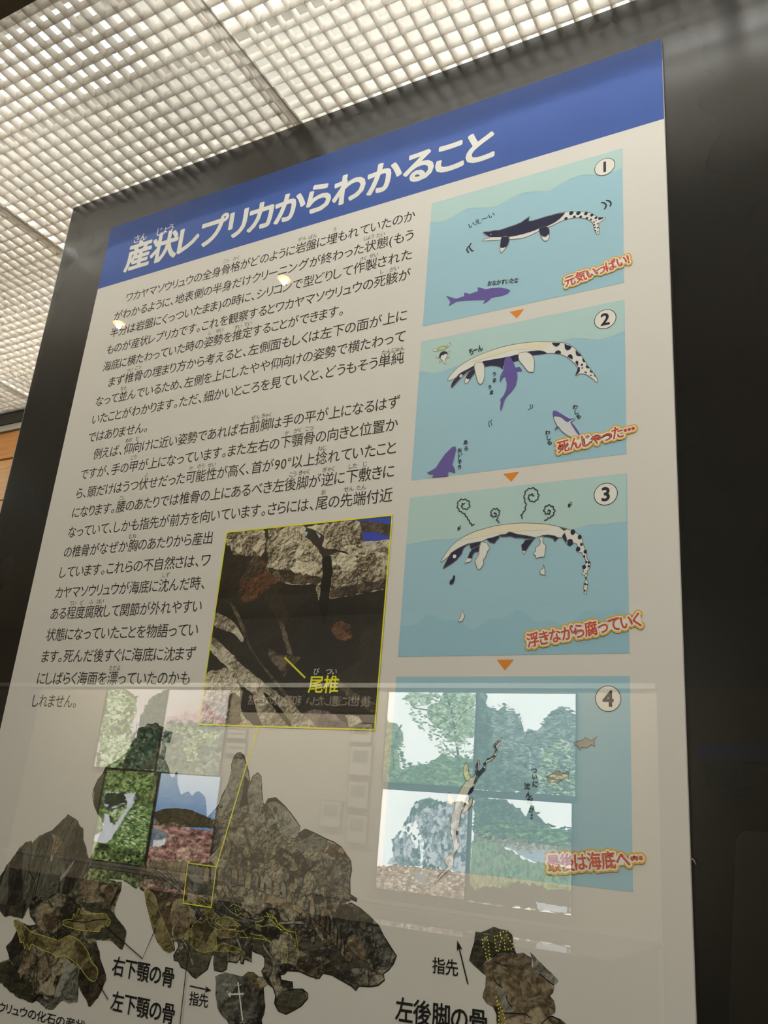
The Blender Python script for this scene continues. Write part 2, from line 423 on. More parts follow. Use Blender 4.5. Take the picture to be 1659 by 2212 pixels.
M_gold = ink('caption_gold', (216, 166, 46)); M_white = ink('caption_white', (236, 226, 212)); M_yel = ink('frame_yellow', (206, 194, 34), (184, 176, 162))
M_faint = ink('faint_line', (185, 208, 205)); M_fish = ink('fish_grey', (168, 160, 148)); M_halo = ink('halo_olive', (170, 170, 100))

f = Flat(); zb = D * 0.95696
f.poly([(XL, ZT), (XR, ZT), (XR, zb), (XL, zb)], M_blue, 1); f.build('header_band', po)

# glyphs
GC = {}
def glyph(ch):
    if ch in GC: return GC[ch]
    c = bpy.data.curves.new('g', 'FONT'); c.body = ch; c.resolution_u = 3
    o = bpy.data.objects.new('g', c); me = o.to_mesh()
    v = [(p.co.x, p.co.y) for p in me.vertices]; fa = [tuple(p.vertices) for p in me.polygons]
    o.to_mesh_clear(); bpy.data.objects.remove(o); bpy.data.curves.remove(c)
    if v: bx = (min(p[0] for p in v), max(p[0] for p in v))
    else: bx = (0, 0.3)
    # clean duplicate rounding keeps meshes small
    GC[ch] = (v, fa, bx); return GC[ch]
# size of one em, from a full-width kanji
kb = glyph('国'); EM = max(p[1] for p in kb[0]) - min(p[1] for p in kb[0]); EM /= 0.90
KY = min(p[1] for p in kb[0]) - 0.03 * EM
def iskan(ch): return 0x4E00 <= ord(ch) <= 0x9FFF
def layout(s, gap=0.11):
    out = []; x = 0
    for ch in s:
        v, fa, (a, b) = glyph(ch)
        if iskan(ch): out.append((ch, x + (EM - (b - a)) / 2 - a)); x += EM * 1.0
        elif ch == ' ': x += EM * 0.45
        else:
            g = gap * EM * 0.5; wd = max(b - a, 0.28 * EM if ch not in '、。!・' else b - a)
            out.append((ch, x + g + (wd - (b - a)) / 2 - a)); x += wd + 2 * g
            if ch in '。、': x += 0.10 * EM
    return out, x
def put(f, s, p0, p1, em, m, lay, bold=0.0, nb=8, mirror=False, gap=0.11, fixed=False):
    """text from p0 to p1 (x, z along its base line), em high"""
    lay_, L = layout(s, gap)
    dx, dz = p1[0] - p0[0], p1[1] - p0[1]; d = math.hypot(dx, dz); ux, uz = dx / d, dz / d
    sy = em / EM; sx = d / L if not fixed else sy
    vx, vz = (-uz, ux)
    if mirror: vx, vz = uz, -ux
    offs = [(0, 0)]
    if bold: offs += [(bold * math.cos(2 * math.pi * k / nb), bold * math.sin(2 * math.pi * k / nb)) for k in range(nb)]
    for ch, x in lay_:
        v, fa, _ = glyph(ch)
        for ox, oz in offs:
            pts = []
            for a, b in v:
                u = (a + x) * sx; t = (b - KY) * sy
                pts.append((p0[0] + ux * u + vx * t + ox, p0[1] + uz * u + vz * t + oz))
            f.raw(pts, fa, m, lay)
def putc(f, ch, c, em, m, lay, rot=0.0, bold=0.0, nb=8, kx=1.0):
    """one glyph centred on c"""
    v, fa, _ = glyph(ch); x0 = min(p[0] for p in v); x1 = max(p[0] for p in v); z0 = min(p[1] for p in v); z1 = max(p[1] for p in v)
    s = em / EM; cr, sr = math.cos(rot), math.sin(rot)
    offs = [(0, 0)]
    if bold: offs += [(bold * math.cos(2 * math.pi * k / nb), bold * math.sin(2 * math.pi * k / nb)) for k in range(nb)]
    for ox, oz in offs:
        pts = []
        for a, b in v:
            u = (a - (x0 + x1) / 2) * s * kx; t = (b - (z0 + z1) / 2) * s
            pts.append((c[0] + u * cr - t * sr + ox, c[1] + u * sr + t * cr + oz))
        f.raw(pts, fa, m, lay)
def pw(crop, s, c, em, m, lay, f, rot=0.0, bold=0.0):
    """short word centred on a point"""
    x, z = onp(*crop(*c)); _, L = layout(s, 0.06); wd = L * em / EM
    cr, sr = math.cos(rot), math.sin(rot)
    p0 = (x - cr * wd / 2 + sr * em * 0.45, z - sr * wd / 2 - cr * em * 0.45)
    put(f, s, p0, (p0[0] + cr * wd, p0[1] + sr * wd), em, m, lay, bold, 6, gap=0.06)

# heading
f = Flat(); put(f, '産状レプリカからわかること', (-0.9285, 0.7375), (-0.3300, 0.7375), 0.0515, M_head, 3, 0.00175, 14, gap=0.10)
f.build('heading_text', po)
f = Flat()
pw(C4, 'さん', (245, 272), 0.0155, M_head, 3, f, bold=0.00022); f.build('heading_reading', po); f = Flat(); pw(C4, 'じょう', (372, 230), 0.0155, M_head, 3, f, bold=0.00022)
f.build('heading_reading', po)

LINES = ['ワカヤマソウリュウの全身骨格がどのように岩盤に埋もれていたのか', 'がわかるように、地表側の半身だけクリーニングが終わった状態(もう',
 '半分は岩盤にくっついたまま)の時に、シリコンで型どりして作製された', 'ものが産状レプリカです。これを観察するとワカヤマソウリュウの死骸が',
 '海底に横たわっていた時の姿勢を推定することができます。', 'まず椎骨の埋まり方から考えると、左側面もしくは左下の面が上に',
 'なって並んでいるため、左側を上にしたやや仰向けの姿勢で横たわって', 'いたことがわかります。ただ、細かいところを見ていくと、どうもそう単純',
 'ではありません。', '例えば、仰向けに近い姿勢であれば右前脚は手の平が上になるはず', 'ですが、手の甲が上になっています。また左右の下顎骨の向きと位置か',
 'ら、頭だけはうつ伏せだった可能性が高く、首が90°以上捻れていたこと', 'になります。腰のあたりでは椎骨の上にあるべき左後脚が逆に下敷きに',
 'なっていて、しかも指先が前方を向いています。さらには、尾の先端付近', 'の椎骨がなぜか胸のあたりから産出', 'しています。これらの不自然さは、ワ',
 'カヤマソウリュウが海底に沈んだ時、', 'ある程度腐敗して関節が外れやすい', '状態になっていたことを物語ってい', 'ます。死んだ後すぐに海底に沈まず',
 'にしばらく海面を漂っていたのかも', 'しれません。']
XE = {4: -0.5188, 8: -0.8134, 14: -0.6716, 15: -0.6706, 16: -0.6717, 17: -0.6726, 18: -0.6726, 19: -0.6710, 20: -0.6737, 21: -0.8463}
for i, s in enumerate(LINES):
    z = 0.6805 - (0.6805 - 0.0935) / 21 * i
    f = Flat(); x0 = -0.9100 if i in (0, 5, 9) else -0.9278
    put(f, s, (x0, z), (XE.get(i, -0.4305), z), 0.0174, M_txt, 2, 0.00006, 4)
    f.build('text_line', po)
RUBY = [(C4, [('こっ', 685, 388), ('かく', 735, 375), ('がん', 1075, 275), ('ばん', 1128, 263), ('う', 1240, 228), ('じょう', 1415, 268), ('たい', 1475, 255),
  ('さく', 1385, 378), ('せい', 1440, 360), ('し', 1482, 443), ('がい', 1545, 430), ('し', 602, 758), ('せい', 650, 745), ('すい', 745, 727), ('てい', 795, 712),
  ('たん', 1505, 855), ('じゅん', 1565, 840)]),
 (C3, [('つい', 830, 1065), ('こつ', 885, 1050), ('なら', 790, 1182), ('あお', 825, 1515), ('む', 880, 1505), ('こう', 856, 1625)]),
 (C5, [('ぜん', 890, 270), ('きゃく', 942, 260), ('か', 1040, 345), ('がく', 1090, 333), ('こつ', 1147, 323), ('ねじ', 1208, 417), ('か', 582, 513), ('のう', 628, 503),
  ('せい', 680, 497), ('ぶ', 367, 545), ('こう', 1068, 542), ('きゃく', 1122, 532), ('ぎゃく', 1238, 518), ('した', 1355, 502), ('じ', 1413, 493), ('こし', 253, 655),
  ('お', 1215, 628), ('せん', 1335, 612), ('たん', 1395, 605), ('むね', 302, 838)]),
 (C6, [('しず', 1190, 473), ('てい', 522, 675), ('ど', 587, 672), ('ふ', 652, 665), ('はい', 720, 662), ('ただよ', 823, 1140)])]
for crop, items in RUBY:
    for s, x, y in items:
        f = Flat(); pw(crop, s, (x, y), 0.0070, M_txt, 2, f); f.build('reading_text', po)

# --- the four drawings
PX1, PX2 = D * -0.54338, D * -0.2410
LW = 0.00062
def drawing(zt, zbm, wave, no, badge, label):
    zt *= D; zbm *= D
    f = Flat()
    f.rect(PX1, zbm, PX2, zt, M_sea, 2)
    # deeper blue wash towards the foot of each drawing
    hh = zt - zbm
    pts = [(PX1, zbm), (PX2, zbm)] + [(PX2 - (PX2 - PX1) * k / 24, zbm + hh * (0.20 + 0.035 * math.sin(k * 0.7) + 0.02 * math.sin(k * 1.9))) for k in range(25)]
    if no == 3: f.poly(pts, M_sea2, 3)
    o = f.build('illustration', po); o['label'] = label
    if wave:
        crop, pts = wave; P = tr(crop, pts); P = [(min(max(a, PX1), PX2), min(b, zt)) for a, b in P]
        g = Flat(); g.poly(P, M_sky, 4); g.build('pale_water', o)
    g = Flat(); bx, bz = onp(*badge); g.disc(bx, bz, 0.0113, M_ink, 6, n=40); g.disc(bx, bz, 0.0106, M_white, 7, n=40)
    putc(g, str(no), (bx, bz), 0.0185, M_ink, 8, 0, 0.00055, 8); g.build('number_badge', o)
    return o
d1 = drawing(0.92644, 0.70085, (P1, [(163, 435), (1424, 62), (1424, 195), (1380, 215), (1300, 240), (1160, 240), (1080, 265), (990, 320), (940, 350), (860, 350), (780, 355), (700, 390), (600, 445), (560, 458), (480, 458), (400, 462), (340, 495), (250, 550), (200, 555), (150, 557)]), 1, P1(1310, 187), 'drawing of the living sea reptile, top of the four')
d2 = drawing(0.67432, 0.45005, (P2, [(92, 305), (1440, 20), (1440, 235), (1400, 248), (1340, 275), (1260, 292), (1180, 282), (1100, 280), (1040, 292), (900, 350), (600, 420), (430, 440), (330, 460), (260, 490), (180, 515), (120, 505), (70, 498)]), 2, P2(1313, 153), 'drawing of the dead reptile eaten by sharks')
d3 = drawing(0.42391, 0.19976, (P3, [(128, 185), (1466, 37), (1467, 335), (1400, 342), (1330, 350), (1250, 352), (1180, 372), (1000, 400), (500, 430), (380, 440), (270, 448), (105, 478)]), 3, P3(1340, 165), 'drawing of the reptile rotting as it floats')
d4 = drawing(0.17365, -0.0536, None, 4, Z4(992, 211), 'drawing of the skeleton on the sea bed, lowest of the four')

def art(parent, name='reptile_drawing'): return Flat()
def shp(f, crop, pts, fill, lay, edge=None, sm=True, w=LW):
    P = tr(crop, pts); P = smooth(P, True, 4) if sm else P
    f.poly(P, fill, lay)
    if edge: f.line(P, w, edge, lay + 1, True)
def dot(f, crop, c, r, m, lay, kz=1.0):
    x, z = onp(*crop(*c)); x2, _ = onp(*crop(c[0] + r, c[1])); f.disc(x, z, abs(x2 - x), m, lay, abs(x2 - x) * kz, 14)
def stroke(f, crop, pts, w, m, lay, sm=True):
    P = tr(crop, pts); f.line(smooth(P, False, 4) if sm else P, w, m, lay)

# drawing 1
f = Flat()
shp(f, P1z, [(115, 360), (122, 348), (150, 345), (180, 343), (230, 332), (290, 328), (330, 315), (400, 290), (460, 270), (520, 245), (560, 215), (590, 190), (607, 184), (600, 215), (598, 235), (640, 228), (700, 210), (760, 190), (830, 172), (900, 152), (960, 140), (1020, 135), (1100, 135), (1160, 135), (1220, 140), (1260, 155), (1300, 178), (1330, 198), (1370, 195), (1405, 195), (1395, 215), (1365, 235), (1340, 255), (1335, 290), (1342, 330), (1338, 370), (1320, 373), (1300, 350), (1285, 310), (1275, 265), (1250, 235), (1200, 212), (1140, 200), (1080, 200), (1000, 215), (930, 240), (860, 275), (810, 295), (760, 300), (710, 325), (690, 345), (600, 390), (540, 410), (470, 422), (400, 425), (385, 410), (300, 432), (200, 438), (130, 442), (108, 437), (125, 425), (190, 408), (150, 385), (120, 370)], M_cream, 6, M_line)
shp(f, P1z, [(118, 360), (124, 350), (180, 347), (230, 336), (290, 332), (330, 319), (400, 294), (460, 274), (520, 249), (560, 219), (603, 188), (594, 236), (640, 232), (700, 214), (760, 194), (830, 176), (900, 156), (982, 142), (960, 175), (920, 215), (870, 250), (800, 285), (740, 305), (700, 315), (640, 340), (560, 365), (480, 385), (400, 400), (300, 403), (195, 405), (150, 380)], M_navy, 8, None, False)
for a, b in ((([(315, 400), (385, 400), (392, 440), (375, 490), (345, 530), (312, 566), (300, 560), (295, 520), (303, 450)]), [(315, 400), (385, 400), (392, 440), (372, 490), (352, 515), (345, 508), (330, 520), (318, 515), (300, 518), (298, 480), (305, 440)]),
             (([(708, 315), (740, 298), (780, 295), (805, 310), (815, 345), (812, 400), (798, 435), (770, 445), (745, 430), (725, 390), (712, 350)]), [(708, 315), (740, 298), (780, 295), (805, 310), (815, 345), (812, 370), (795, 385), (775, 403), (755, 400), (738, 395), (722, 375), (712, 350)])):
    shp(f, P1z, a, M_cream, 9, M_line); shp(f, P1z, b, M_navy, 11, None, False)
for x, y, r in ((1045, 150, 24), (1120, 150, 24), (1200, 155, 20), (1262, 172, 18), (1305, 200, 15), (1345, 208, 17), (1370, 205, 10), (990, 207, 18), (1078, 190, 16), (1145, 190, 16), (1210, 203, 14), (1253, 218, 12), (1285, 245, 9), (1288, 275, 10), (1296, 302, 9), (1325, 305, 9), (1301, 335, 9), (1325, 262, 9), (1325, 348, 8), (1308, 228, 6)): dot(f, P1z, (x, y), r, M_navy, 8)
stroke(f, P1z, [(203, 368), (197, 385)], 0.0007, M_lav, 12, False)
f.build('reptile_drawing', d1)
f = Flat(); shp(f, P1, [(255, 1040), (290, 1052), (325, 1062), (375, 1045), (380, 1020), (415, 1030), (470, 1010), (465, 985), (500, 992), (520, 1000), (560, 990), (620, 988), (660, 995), (685, 1008), (665, 1030), (620, 1045), (560, 1055), (530, 1085), (503, 1098), (515, 1070), (450, 1072), (390, 1075), (330, 1080), (275, 1112), (285, 1080), (270, 1060)], M_purple, 6, None, False); f.build('shark_drawing', d1)
for a in ([(1285, 425), (1305, 425), (1320, 443), (1308, 468)], [(1318, 410), (1338, 412), (1352, 430), (1345, 450)], [(408, 712), (395, 735), (408, 757)], [(425, 692), (412, 715), (425, 740), (440, 745)]): f = Flat(); stroke(f, P1, a, 0.0016, M_ink, 6); f.build('motion_mark', d1)
f = Flat(); p = [P1(410, 600), P1(585, 515)]; put(f, 'いえ〜い', onp(*p[0]), onp(*p[1]), 0.0085, M_ink, 6, 0.0001, 4); f.build('handwriting', d1); f = Flat()
p = [P1(530, 980), P1(735, 957)]; put(f, 'おなかすいたな', onp(*p[0]), onp(*p[1]), 0.0072, M_ink, 6, 0.0002, 4); f.build('handwriting', d1)

# drawing 2
f = Flat()
shp(f, P2, [(268, 560), (290, 520), (340, 470), (400, 430), (480, 390), (560, 360), (640, 335), (720, 318), (800, 307), (880, 302), (960, 303), (1020, 308), (1070, 318), (1110, 345), (1140, 370), (1165, 410), (1190, 450), (1220, 490), (1250, 530), (1263, 560), (1255, 570), (1225, 545), (1185, 520), (1150, 515), (1125, 528), (1115, 522), (1130, 490), (1125, 465), (1090, 430), (1050, 400), (1000, 383), (930, 380), (860, 390), (815, 393), (742, 425), (700, 437), (655, 450), (635, 465), (632, 485), (615, 470), (560, 462), (512, 470), (445, 478), (400, 508), (350, 552), (305, 602), (290, 606), (300, 572), (322, 542), (300, 552)], M_cream, 6, M_line)
shp(f, P2, [(420, 435), (500, 395), (600, 360), (700, 333), (800, 315), (880, 308), (955, 310), (935, 325), (900, 350), (840, 352), (760, 352), (680, 360), (600, 390), (520, 412), (450, 430)], M_cream2, 8)
for a in ([(497, 437), (540, 425), (600, 415), (680, 400), (740, 388), (742, 425), (700, 435), (655, 448), (635, 463), (632, 483), (615, 468), (560, 460), (512, 466)], [(448, 460), (400, 485), (350, 512), (325, 540), (300, 575), (292, 603), (305, 598), (350, 548), (400, 503), (445, 477)], [(790, 372), (850, 362), (890, 362), (925, 378), (860, 388), (815, 391)]): shp(f, P2, a, M_navy, 9)
shp(f, P2, [(447, 482), (454, 500), (425, 540), (402, 572), (385, 578), (385, 550), (408, 508)], M_navy, 9, M_line)
shp(f, P2, [(392, 545), (400, 552), (412, 550), (402, 572), (386, 577), (386, 555)], M_cream, 11)
dot(f, P2, (357, 530), 11, M_lav, 11)
for a in ([(735, 148), (870, 152), (850, 190), (810, 212), (770, 195)], [(935, 165), (1050, 210), (1020, 255), (975, 270), (940, 240)], [(1110, 260), (1200, 350), (1160, 360), (1120, 345), (1108, 300)], [(1220, 385), (1265, 450), (1230, 450), (1212, 420)], [(1270, 490), (1325, 545), (1290, 550), (1268, 530)], [(1335, 575), (1380, 615), (1345, 615), (1328, 595)], [(1395, 645), (1425, 680), (1400, 675)], [(780, 315), (800, 280), (845, 265), (880, 290), (880, 322)], [(975, 365), (1010, 330), (1045, 330), (1065, 370), (1058, 415)], [(1100, 455), (1130, 425), (1152, 450), (1145, 520), (1125, 490)], [(1150, 525), (1175, 535), (1175, 590), (1130, 650), (1110, 655), (1135, 580)], [(1240, 600), (1275, 598), (1285, 630), (1250, 615)], [(1322, 650), (1355, 648), (1362, 670), (1340, 665)]): shp(f, P2b, a, M_navy, 9, None, False)
dot(f, P2b, (1207, 492), 19, M_navy, 9); dot(f, P2b, (1213, 543), 13, M_navy, 9)
for a in ([(445, 460), (460, 442), (497, 440), (512, 465), (515, 520), (505, 565), (488, 585), (470, 570), (455, 520)], [(740, 385), (760, 375), (795, 372), (830, 395), (843, 430), (840, 495), (825, 505), (800, 498), (770, 460), (742, 425)]): shp(f, P2, a, M_cream, 12, M_line)
f.build('reptile_drawing', d2)
SH = [(M_purple, [(660, 405), (685, 405), (705, 440), (718, 475), (745, 470), (763, 490), (760, 500), (728, 495), (732, 540), (722, 590), (700, 625), (665, 660), (645, 690), (632, 740), (622, 765), (618, 740), (622, 700), (615, 690), (640, 660), (658, 620), (662, 580), (650, 530), (635, 540), (622, 570), (615, 568), (618, 530), (640, 490), (642, 440), (650, 415)]),
      (M_purple, [(968, 762), (985, 760), (1020, 780), (1060, 805), (1080, 815), (1115, 810), (1110, 822), (1085, 835), (1110, 860), (1130, 890), (1150, 920), (1130, 940), (1085, 935), (1030, 900), (1005, 870), (985, 890), (978, 885), (995, 862), (975, 820), (966, 785)]),
      (M_purple, [(300, 1000), (322, 998), (325, 1020), (310, 1080), (300, 1120), (318, 1150), (320, 1172), (300, 1168), (275, 1160), (270, 1195), (165, 1204), (180, 1180), (150, 1182), (132, 1172), (160, 1158), (190, 1140), (215, 1100), (250, 1050)])]
for k, (mm, a) in enumerate(SH):
    f = Flat(); shp(f, P2, a, mm, 14, None, False)
    if k == 1: shp(f, P2, [(975, 800), (1020, 805), (1060, 835), (1085, 825), (1112, 812), (1108, 822), (1085, 838), (1095, 860), (1120, 900), (1140, 935), (1085, 935), (1030, 900), (1000, 865), (982, 887), (980, 882), (995, 860), (980, 830)], M_lav, 15, M_line, True, 0.0004)
    f.build('shark_drawing', d2)
f = Flat()
shp(f, P2a, [(265, 450), (270, 400), (310, 360), (360, 360), (385, 400), (375, 440), (345, 480), (345, 520), (365, 555), (330, 545), (305, 495), (280, 475)], M_cream, 6, M_line, True, 0.0005)
shp(f, P2a, [(245, 440), (245, 390), (275, 345), (330, 325), (380, 340), (388, 372), (345, 370), (320, 392), (290, 395), (268, 425), (262, 455)], M_navy, 8)
for a in ([(180, 432), (210, 418), (242, 430), (215, 448)], [(385, 360), (405, 335), (435, 325), (425, 350), (392, 378)], [(370, 430), (395, 412), (425, 435), (400, 445)], [(240, 525), (250, 490), (290, 475), (275, 500)], [(135, 315), (145, 288), (185, 283), (215, 325), (180, 330)], [(375, 255), (395, 210), (440, 168), (430, 220)]): shp(f, P2a, a, M_cream, 7, M_line, True, 0.0005)
x, z = onp(*P2a(295, 270)); f.disc(x, z, 0.0064, M_halo, 7, 0.0032); f.disc(x, z, 0.0038, M_sky, 8, 0.0014); f.build('soul_drawing', d2)
for a in ([(800, 755), (815, 745), (818, 725), (812, 718)], [(822, 748), (832, 735), (830, 720)], [(548, 825), (540, 845), (548, 868)], [(562, 818), (555, 838), (563, 858)]): f = Flat(); stroke(f, P2, a, 0.0007, M_ink, 6); f.build('motion_mark', d2)
f = Flat(); put(f, 'ちーん', onp(*P2(415, 398)), onp(*P2(505, 363)), 0.0095, M_ink, 14, 0.0002, 4)
for ch, x, y in (('う', 577, 518), ('ま', 580, 558), ('う', 548, 605), ('ま', 560, 638), ('わ', 1115, 735), ('し', 1125, 768), ('も', 1138, 798), ('わ', 932, 905), ('し', 940, 940), ('も', 945, 972), ('あ', 388, 970), ('ら', 392, 1010), ('お', 350, 1022), ('い', 352, 1052), ('し', 350, 1078), ('そ', 350, 1100), ('う', 347, 1135)):
    if ch in 'わあ' or (ch == 'う' and y < 600): f.build('handwriting', d2); f = Flat()
    putc(f, ch, onp(*P2(x, y)), 0.0056, M_ink, 14, 0.0, 0.00012, 4)
f.build('handwriting', d2)

# drawing 3
f = Flat()
shp(f, P3z, [(55, 480), (70, 450), (110, 390), (160, 325), (220, 270), (300, 220), (400, 175), (500, 145), (600, 120), (700, 105), (800, 95), (900, 92), (1000, 95), (1100, 102), (1200, 120), (1300, 145), (1380, 175), (1430, 205), (1465, 250), (1475, 300), (1490, 345), (1510, 390), (1510, 440), (1530, 470), (1550, 490), (1540, 540), (1515, 570), (1520, 600), (1505, 640), (1525, 690), (1515, 740), (1505, 800), (1485, 798), (1480, 740), (1482, 690), (1500, 660), (1490, 610), (1460, 605), (1480, 575), (1465, 520), (1500, 500), (1495, 450), (1475, 420), (1460, 385), (1415, 385), (1405, 360), (1425, 335), (1410, 300), (1385, 290), (1340, 325), (1310, 300), (1270, 240), (1190, 235), (1100, 215), (1000, 235), (900, 215), (800, 205), (720, 205), (640, 215), (560, 240), (510, 255), (460, 275), (400, 285), (330, 300), (260, 335), (180, 385), (130, 430), (62, 485)], M_cream, 6, M_line, False)
shp(f, P3z, [(240, 265), (350, 205), (500, 155), (700, 115), (900, 102), (1050, 105), (1150, 125), (1100, 160), (950, 165), (800, 175), (600, 195), (500, 220), (400, 240), (300, 255)], M_cream2, 8)
for a in ([(160, 390), (230, 345), (280, 320), (330, 298), (345, 300), (310, 320), (285, 345), (275, 370), (265, 400), (240, 430), (215, 460), (170, 495), (80, 550), (90, 520), (130, 440)], [(345, 298), (460, 275), (440, 320), (400, 335), (360, 355), (350, 330)], [(370, 355), (440, 315), (435, 380), (400, 380), (375, 410), (370, 445), (325, 440), (345, 390)], [(510, 250), (560, 240), (640, 215), (640, 240), (605, 275), (595, 297), (545, 285)], [(640, 210), (700, 205), (740, 180), (780, 190), (820, 205), (900, 215), (1000, 240), (990, 252), (900, 248), (860, 240), (800, 240), (750, 225), (700, 230), (650, 228)], [(895, 265), (990, 250), (950, 300), (920, 345), (905, 370), (870, 365), (860, 310), (880, 295)], [(1060, 215), (1130, 210), (1190, 220), (1230, 240), (1190, 283), (1180, 250), (1140, 235), (1090, 230)], [(1290, 190), (1305, 230), (1315, 270), (1305, 285), (1275, 245), (1265, 225)], [(185, 612), (200, 620), (198, 650), (185, 690), (160, 710), (145, 695), (150, 665), (172, 650)], [(1245, 138), (1310, 155), (1285, 168)]): shp(f, P3z, a, M_navy, 9, M_line, False, 0.0006)
for a in ([(320, 440), (370, 447), (350, 480), (295, 492)], [(460, 280), (520, 290), (530, 320), (548, 340), (520, 380), (505, 430), (480, 460), (485, 500), (460, 540), (432, 560), (415, 530), (398, 470), (435, 410), (445, 330)], [(868, 368), (905, 372), (882, 408)], [(1035, 228), (1075, 240), (1075, 290), (1105, 315), (1098, 370), (1088, 430), (1045, 432), (1010, 445), (1000, 415), (978, 400), (1000, 375), (1005, 335), (1040, 315), (1050, 280)], [(1080, 505), (1095, 560), (1095, 615), (1070, 605), (1050, 605), (1045, 565), (1075, 545)]): shp(f, P3z, a, M_cream, 11, M_line, False)
shp(f, P3, [(455, 880), (470, 920), (455, 950), (428, 953), (445, 920)], M_cream, 11, M_line, False)
dot(f, P3z, (195, 425), 18, M_cream, 11)
for x, y, r in ((1345, 285, 30), (1425, 352, 22), (1372, 183, 24), (1440, 232, 20), (1457, 305, 14), (1495, 378, 17), (1486, 425, 11), (1508, 480, 10), (1532, 485, 12), (1485, 530, 18), (1530, 522, 11), (1503, 595, 7), (1505, 640, 8), (1495, 700, 10), (1512, 705, 7), (1492, 765, 8)): dot(f, P3z, (x, y), r, M_navy, 9, 1.2)
f.build('reptile_drawing', d3)
def wig(P, amp, n):
    P = smooth(P, False, 6); out = []
    for i, p in enumerate(P):
        a = P[max(i - 1, 0)]; b = P[min(i + 1, len(P) - 1)]; dx, dz = b[0] - a[0], b[1] - a[1]; l = math.hypot(dx, dz) or 1
        s = amp * math.sin(i * n); out.append((p[0] - dz / l * s, p[1] + dx / l * s))
    return out
for a in ([(530, 350), (515, 357), (500, 335), (485, 310), (465, 285), (440, 270), (425, 240), (435, 205), (465, 197), (495, 210), (498, 245), (475, 258), (452, 245), (455, 225), (472, 225)], [(685, 340), (668, 325), (680, 295), (685, 270), (665, 255), (640, 262), (632, 290), (645, 305), (665, 300), (660, 282), (650, 285)], [(828, 315), (820, 295), (838, 270), (848, 230), (838, 190), (845, 150), (870, 130), (905, 132), (925, 165), (920, 195), (895, 212), (868, 200), (865, 178), (885, 165), (898, 180)], [(963, 330), (985, 315), (1010, 300), (1025, 270), (1010, 240), (980, 235), (960, 260), (970, 285), (995, 285), (995, 265), (982, 268)]):
    f = Flat(); f.line(wig(tr(P3, a), 0.0006, 1.3), 0.00105, M_ink, 12); f.build('smell_spiral', d3)
for c in ((432, 378), (1115, 235)):
    f = Flat(); x, z = onp(*P3(*c)); f.disc(x, z, 0.0012, M_ink, 12, 0.0020); f.disc(x + 0.0016, z + 0.0016, 0.0011, M_ink, 12, 0.0018); f.disc(x + 0.0016, z + 0.0016, 0.0006, M_sky, 13, 0.0011); f.build('fly_drawing', d3)
f = Flat(); stroke(f, P3, [(325, 255), (350, 260), (362, 290), (340, 330), (330, 355), (345, 370), (385, 368)], 0.0004, M_faint, 6); f.build('flight_line', d3); f = Flat(); stroke(f, P3, [(1145, 150), (1180, 148), (1205, 170), (1195, 200), (1170, 215)], 0.0004, M_faint, 6); f.build('flight_line', d3)

# drawing 4
f = Flat()
shp(f, P4, [(640, 135), (635, 165), (610, 215), (600, 250), (590, 300), (550, 340), (500, 370), (490, 430), (440, 480), (415, 530), (390, 580), (370, 630), (340, 650), (310, 720), (280, 800), (260, 900), (240, 1010), (262, 1100), (215, 1190), (200, 1290), (120, 1365), (30, 1455), (80, 1370), (150, 1300), (130, 1240), (195, 1150), (205, 1100), (178, 960), (190, 850), (215, 780), (225, 700), (250, 640), (290, 570), (340, 510), (395, 480), (410, 400), (425, 345), (440, 350), (432, 420), (450, 450), (480, 380), (520, 320), (560, 300), (580, 250), (565, 210), (590, 175)], M_cream, 6, M_line)
for a in ([(640, 135), (625, 160), (600, 165), (592, 185), (570, 190), (578, 215), (600, 205), (612, 185), (625, 175)], [(565, 205), (585, 245), (575, 290), (600, 250), (590, 215)], [(505, 325), (535, 320), (580, 290), (585, 310), (555, 320), (510, 345)], [(470, 375), (495, 350), (500, 385), (485, 400)], [(430, 450), (470, 400), (495, 420), (470, 455), (440, 490), (410, 540), (385, 560), (400, 500)], [(405, 385), (430, 350), (425, 420), (440, 450), (410, 490), (400, 440)], [(355, 595), (385, 570), (385, 610), (370, 635), (330, 650)], [(325, 655), (335, 680), (315, 740), (300, 760), (310, 700)], [(235, 950), (265, 1080), (245, 1090), (228, 1010)]): shp(f, P4, a, M_navy, 8, None, False)
for a in ([(320, 365), (335, 385), (345, 460), (360, 490), (330, 525), (305, 490), (295, 420)], [(170, 630), (210, 690), (215, 745), (190, 745), (150, 690)], [(380, 675), (370, 740), (330, 790), (280, 820), (295, 780), (345, 700)]): shp(f, P4, a, M_cream2, 9, M_line)
f.build('reptile_drawing', d4)
for a in ([(1285, 185), (1320, 170), (1370, 160), (1390, 135), (1410, 150), (1440, 165), (1495, 128), (1465, 175), (1475, 220), (1445, 200), (1400, 230), (1350, 225), (1345, 250), (1328, 235), (1330, 220), (1295, 210)], [(1040, 490), (1085, 470), (1130, 435), (1180, 450), (1200, 465), (1250, 428), (1232, 475), (1242, 515), (1205, 490), (1170, 525), (1130, 550), (1110, 530), (1060, 540)]):
    f = Flat(); shp(f, P4, a, M_fish, 6, M_line, False, 0.0006)
    f.build('fish_drawing', d4)
f = Flat()
for ch, x, y in (('つ', 930, 435), ('い', 935, 490), ('に', 940, 555), ('沈', 868, 572), ('ん', 882, 648), ('だ', 893, 705), ('が', 910, 780), ('・', 910, 832), ('・', 908, 858)):
    putc(f, ch, onp(*P4(x, y)), 0.0056, M_ink, 14, 0.0, 0.0002, 4)
f.build('handwriting', d4)

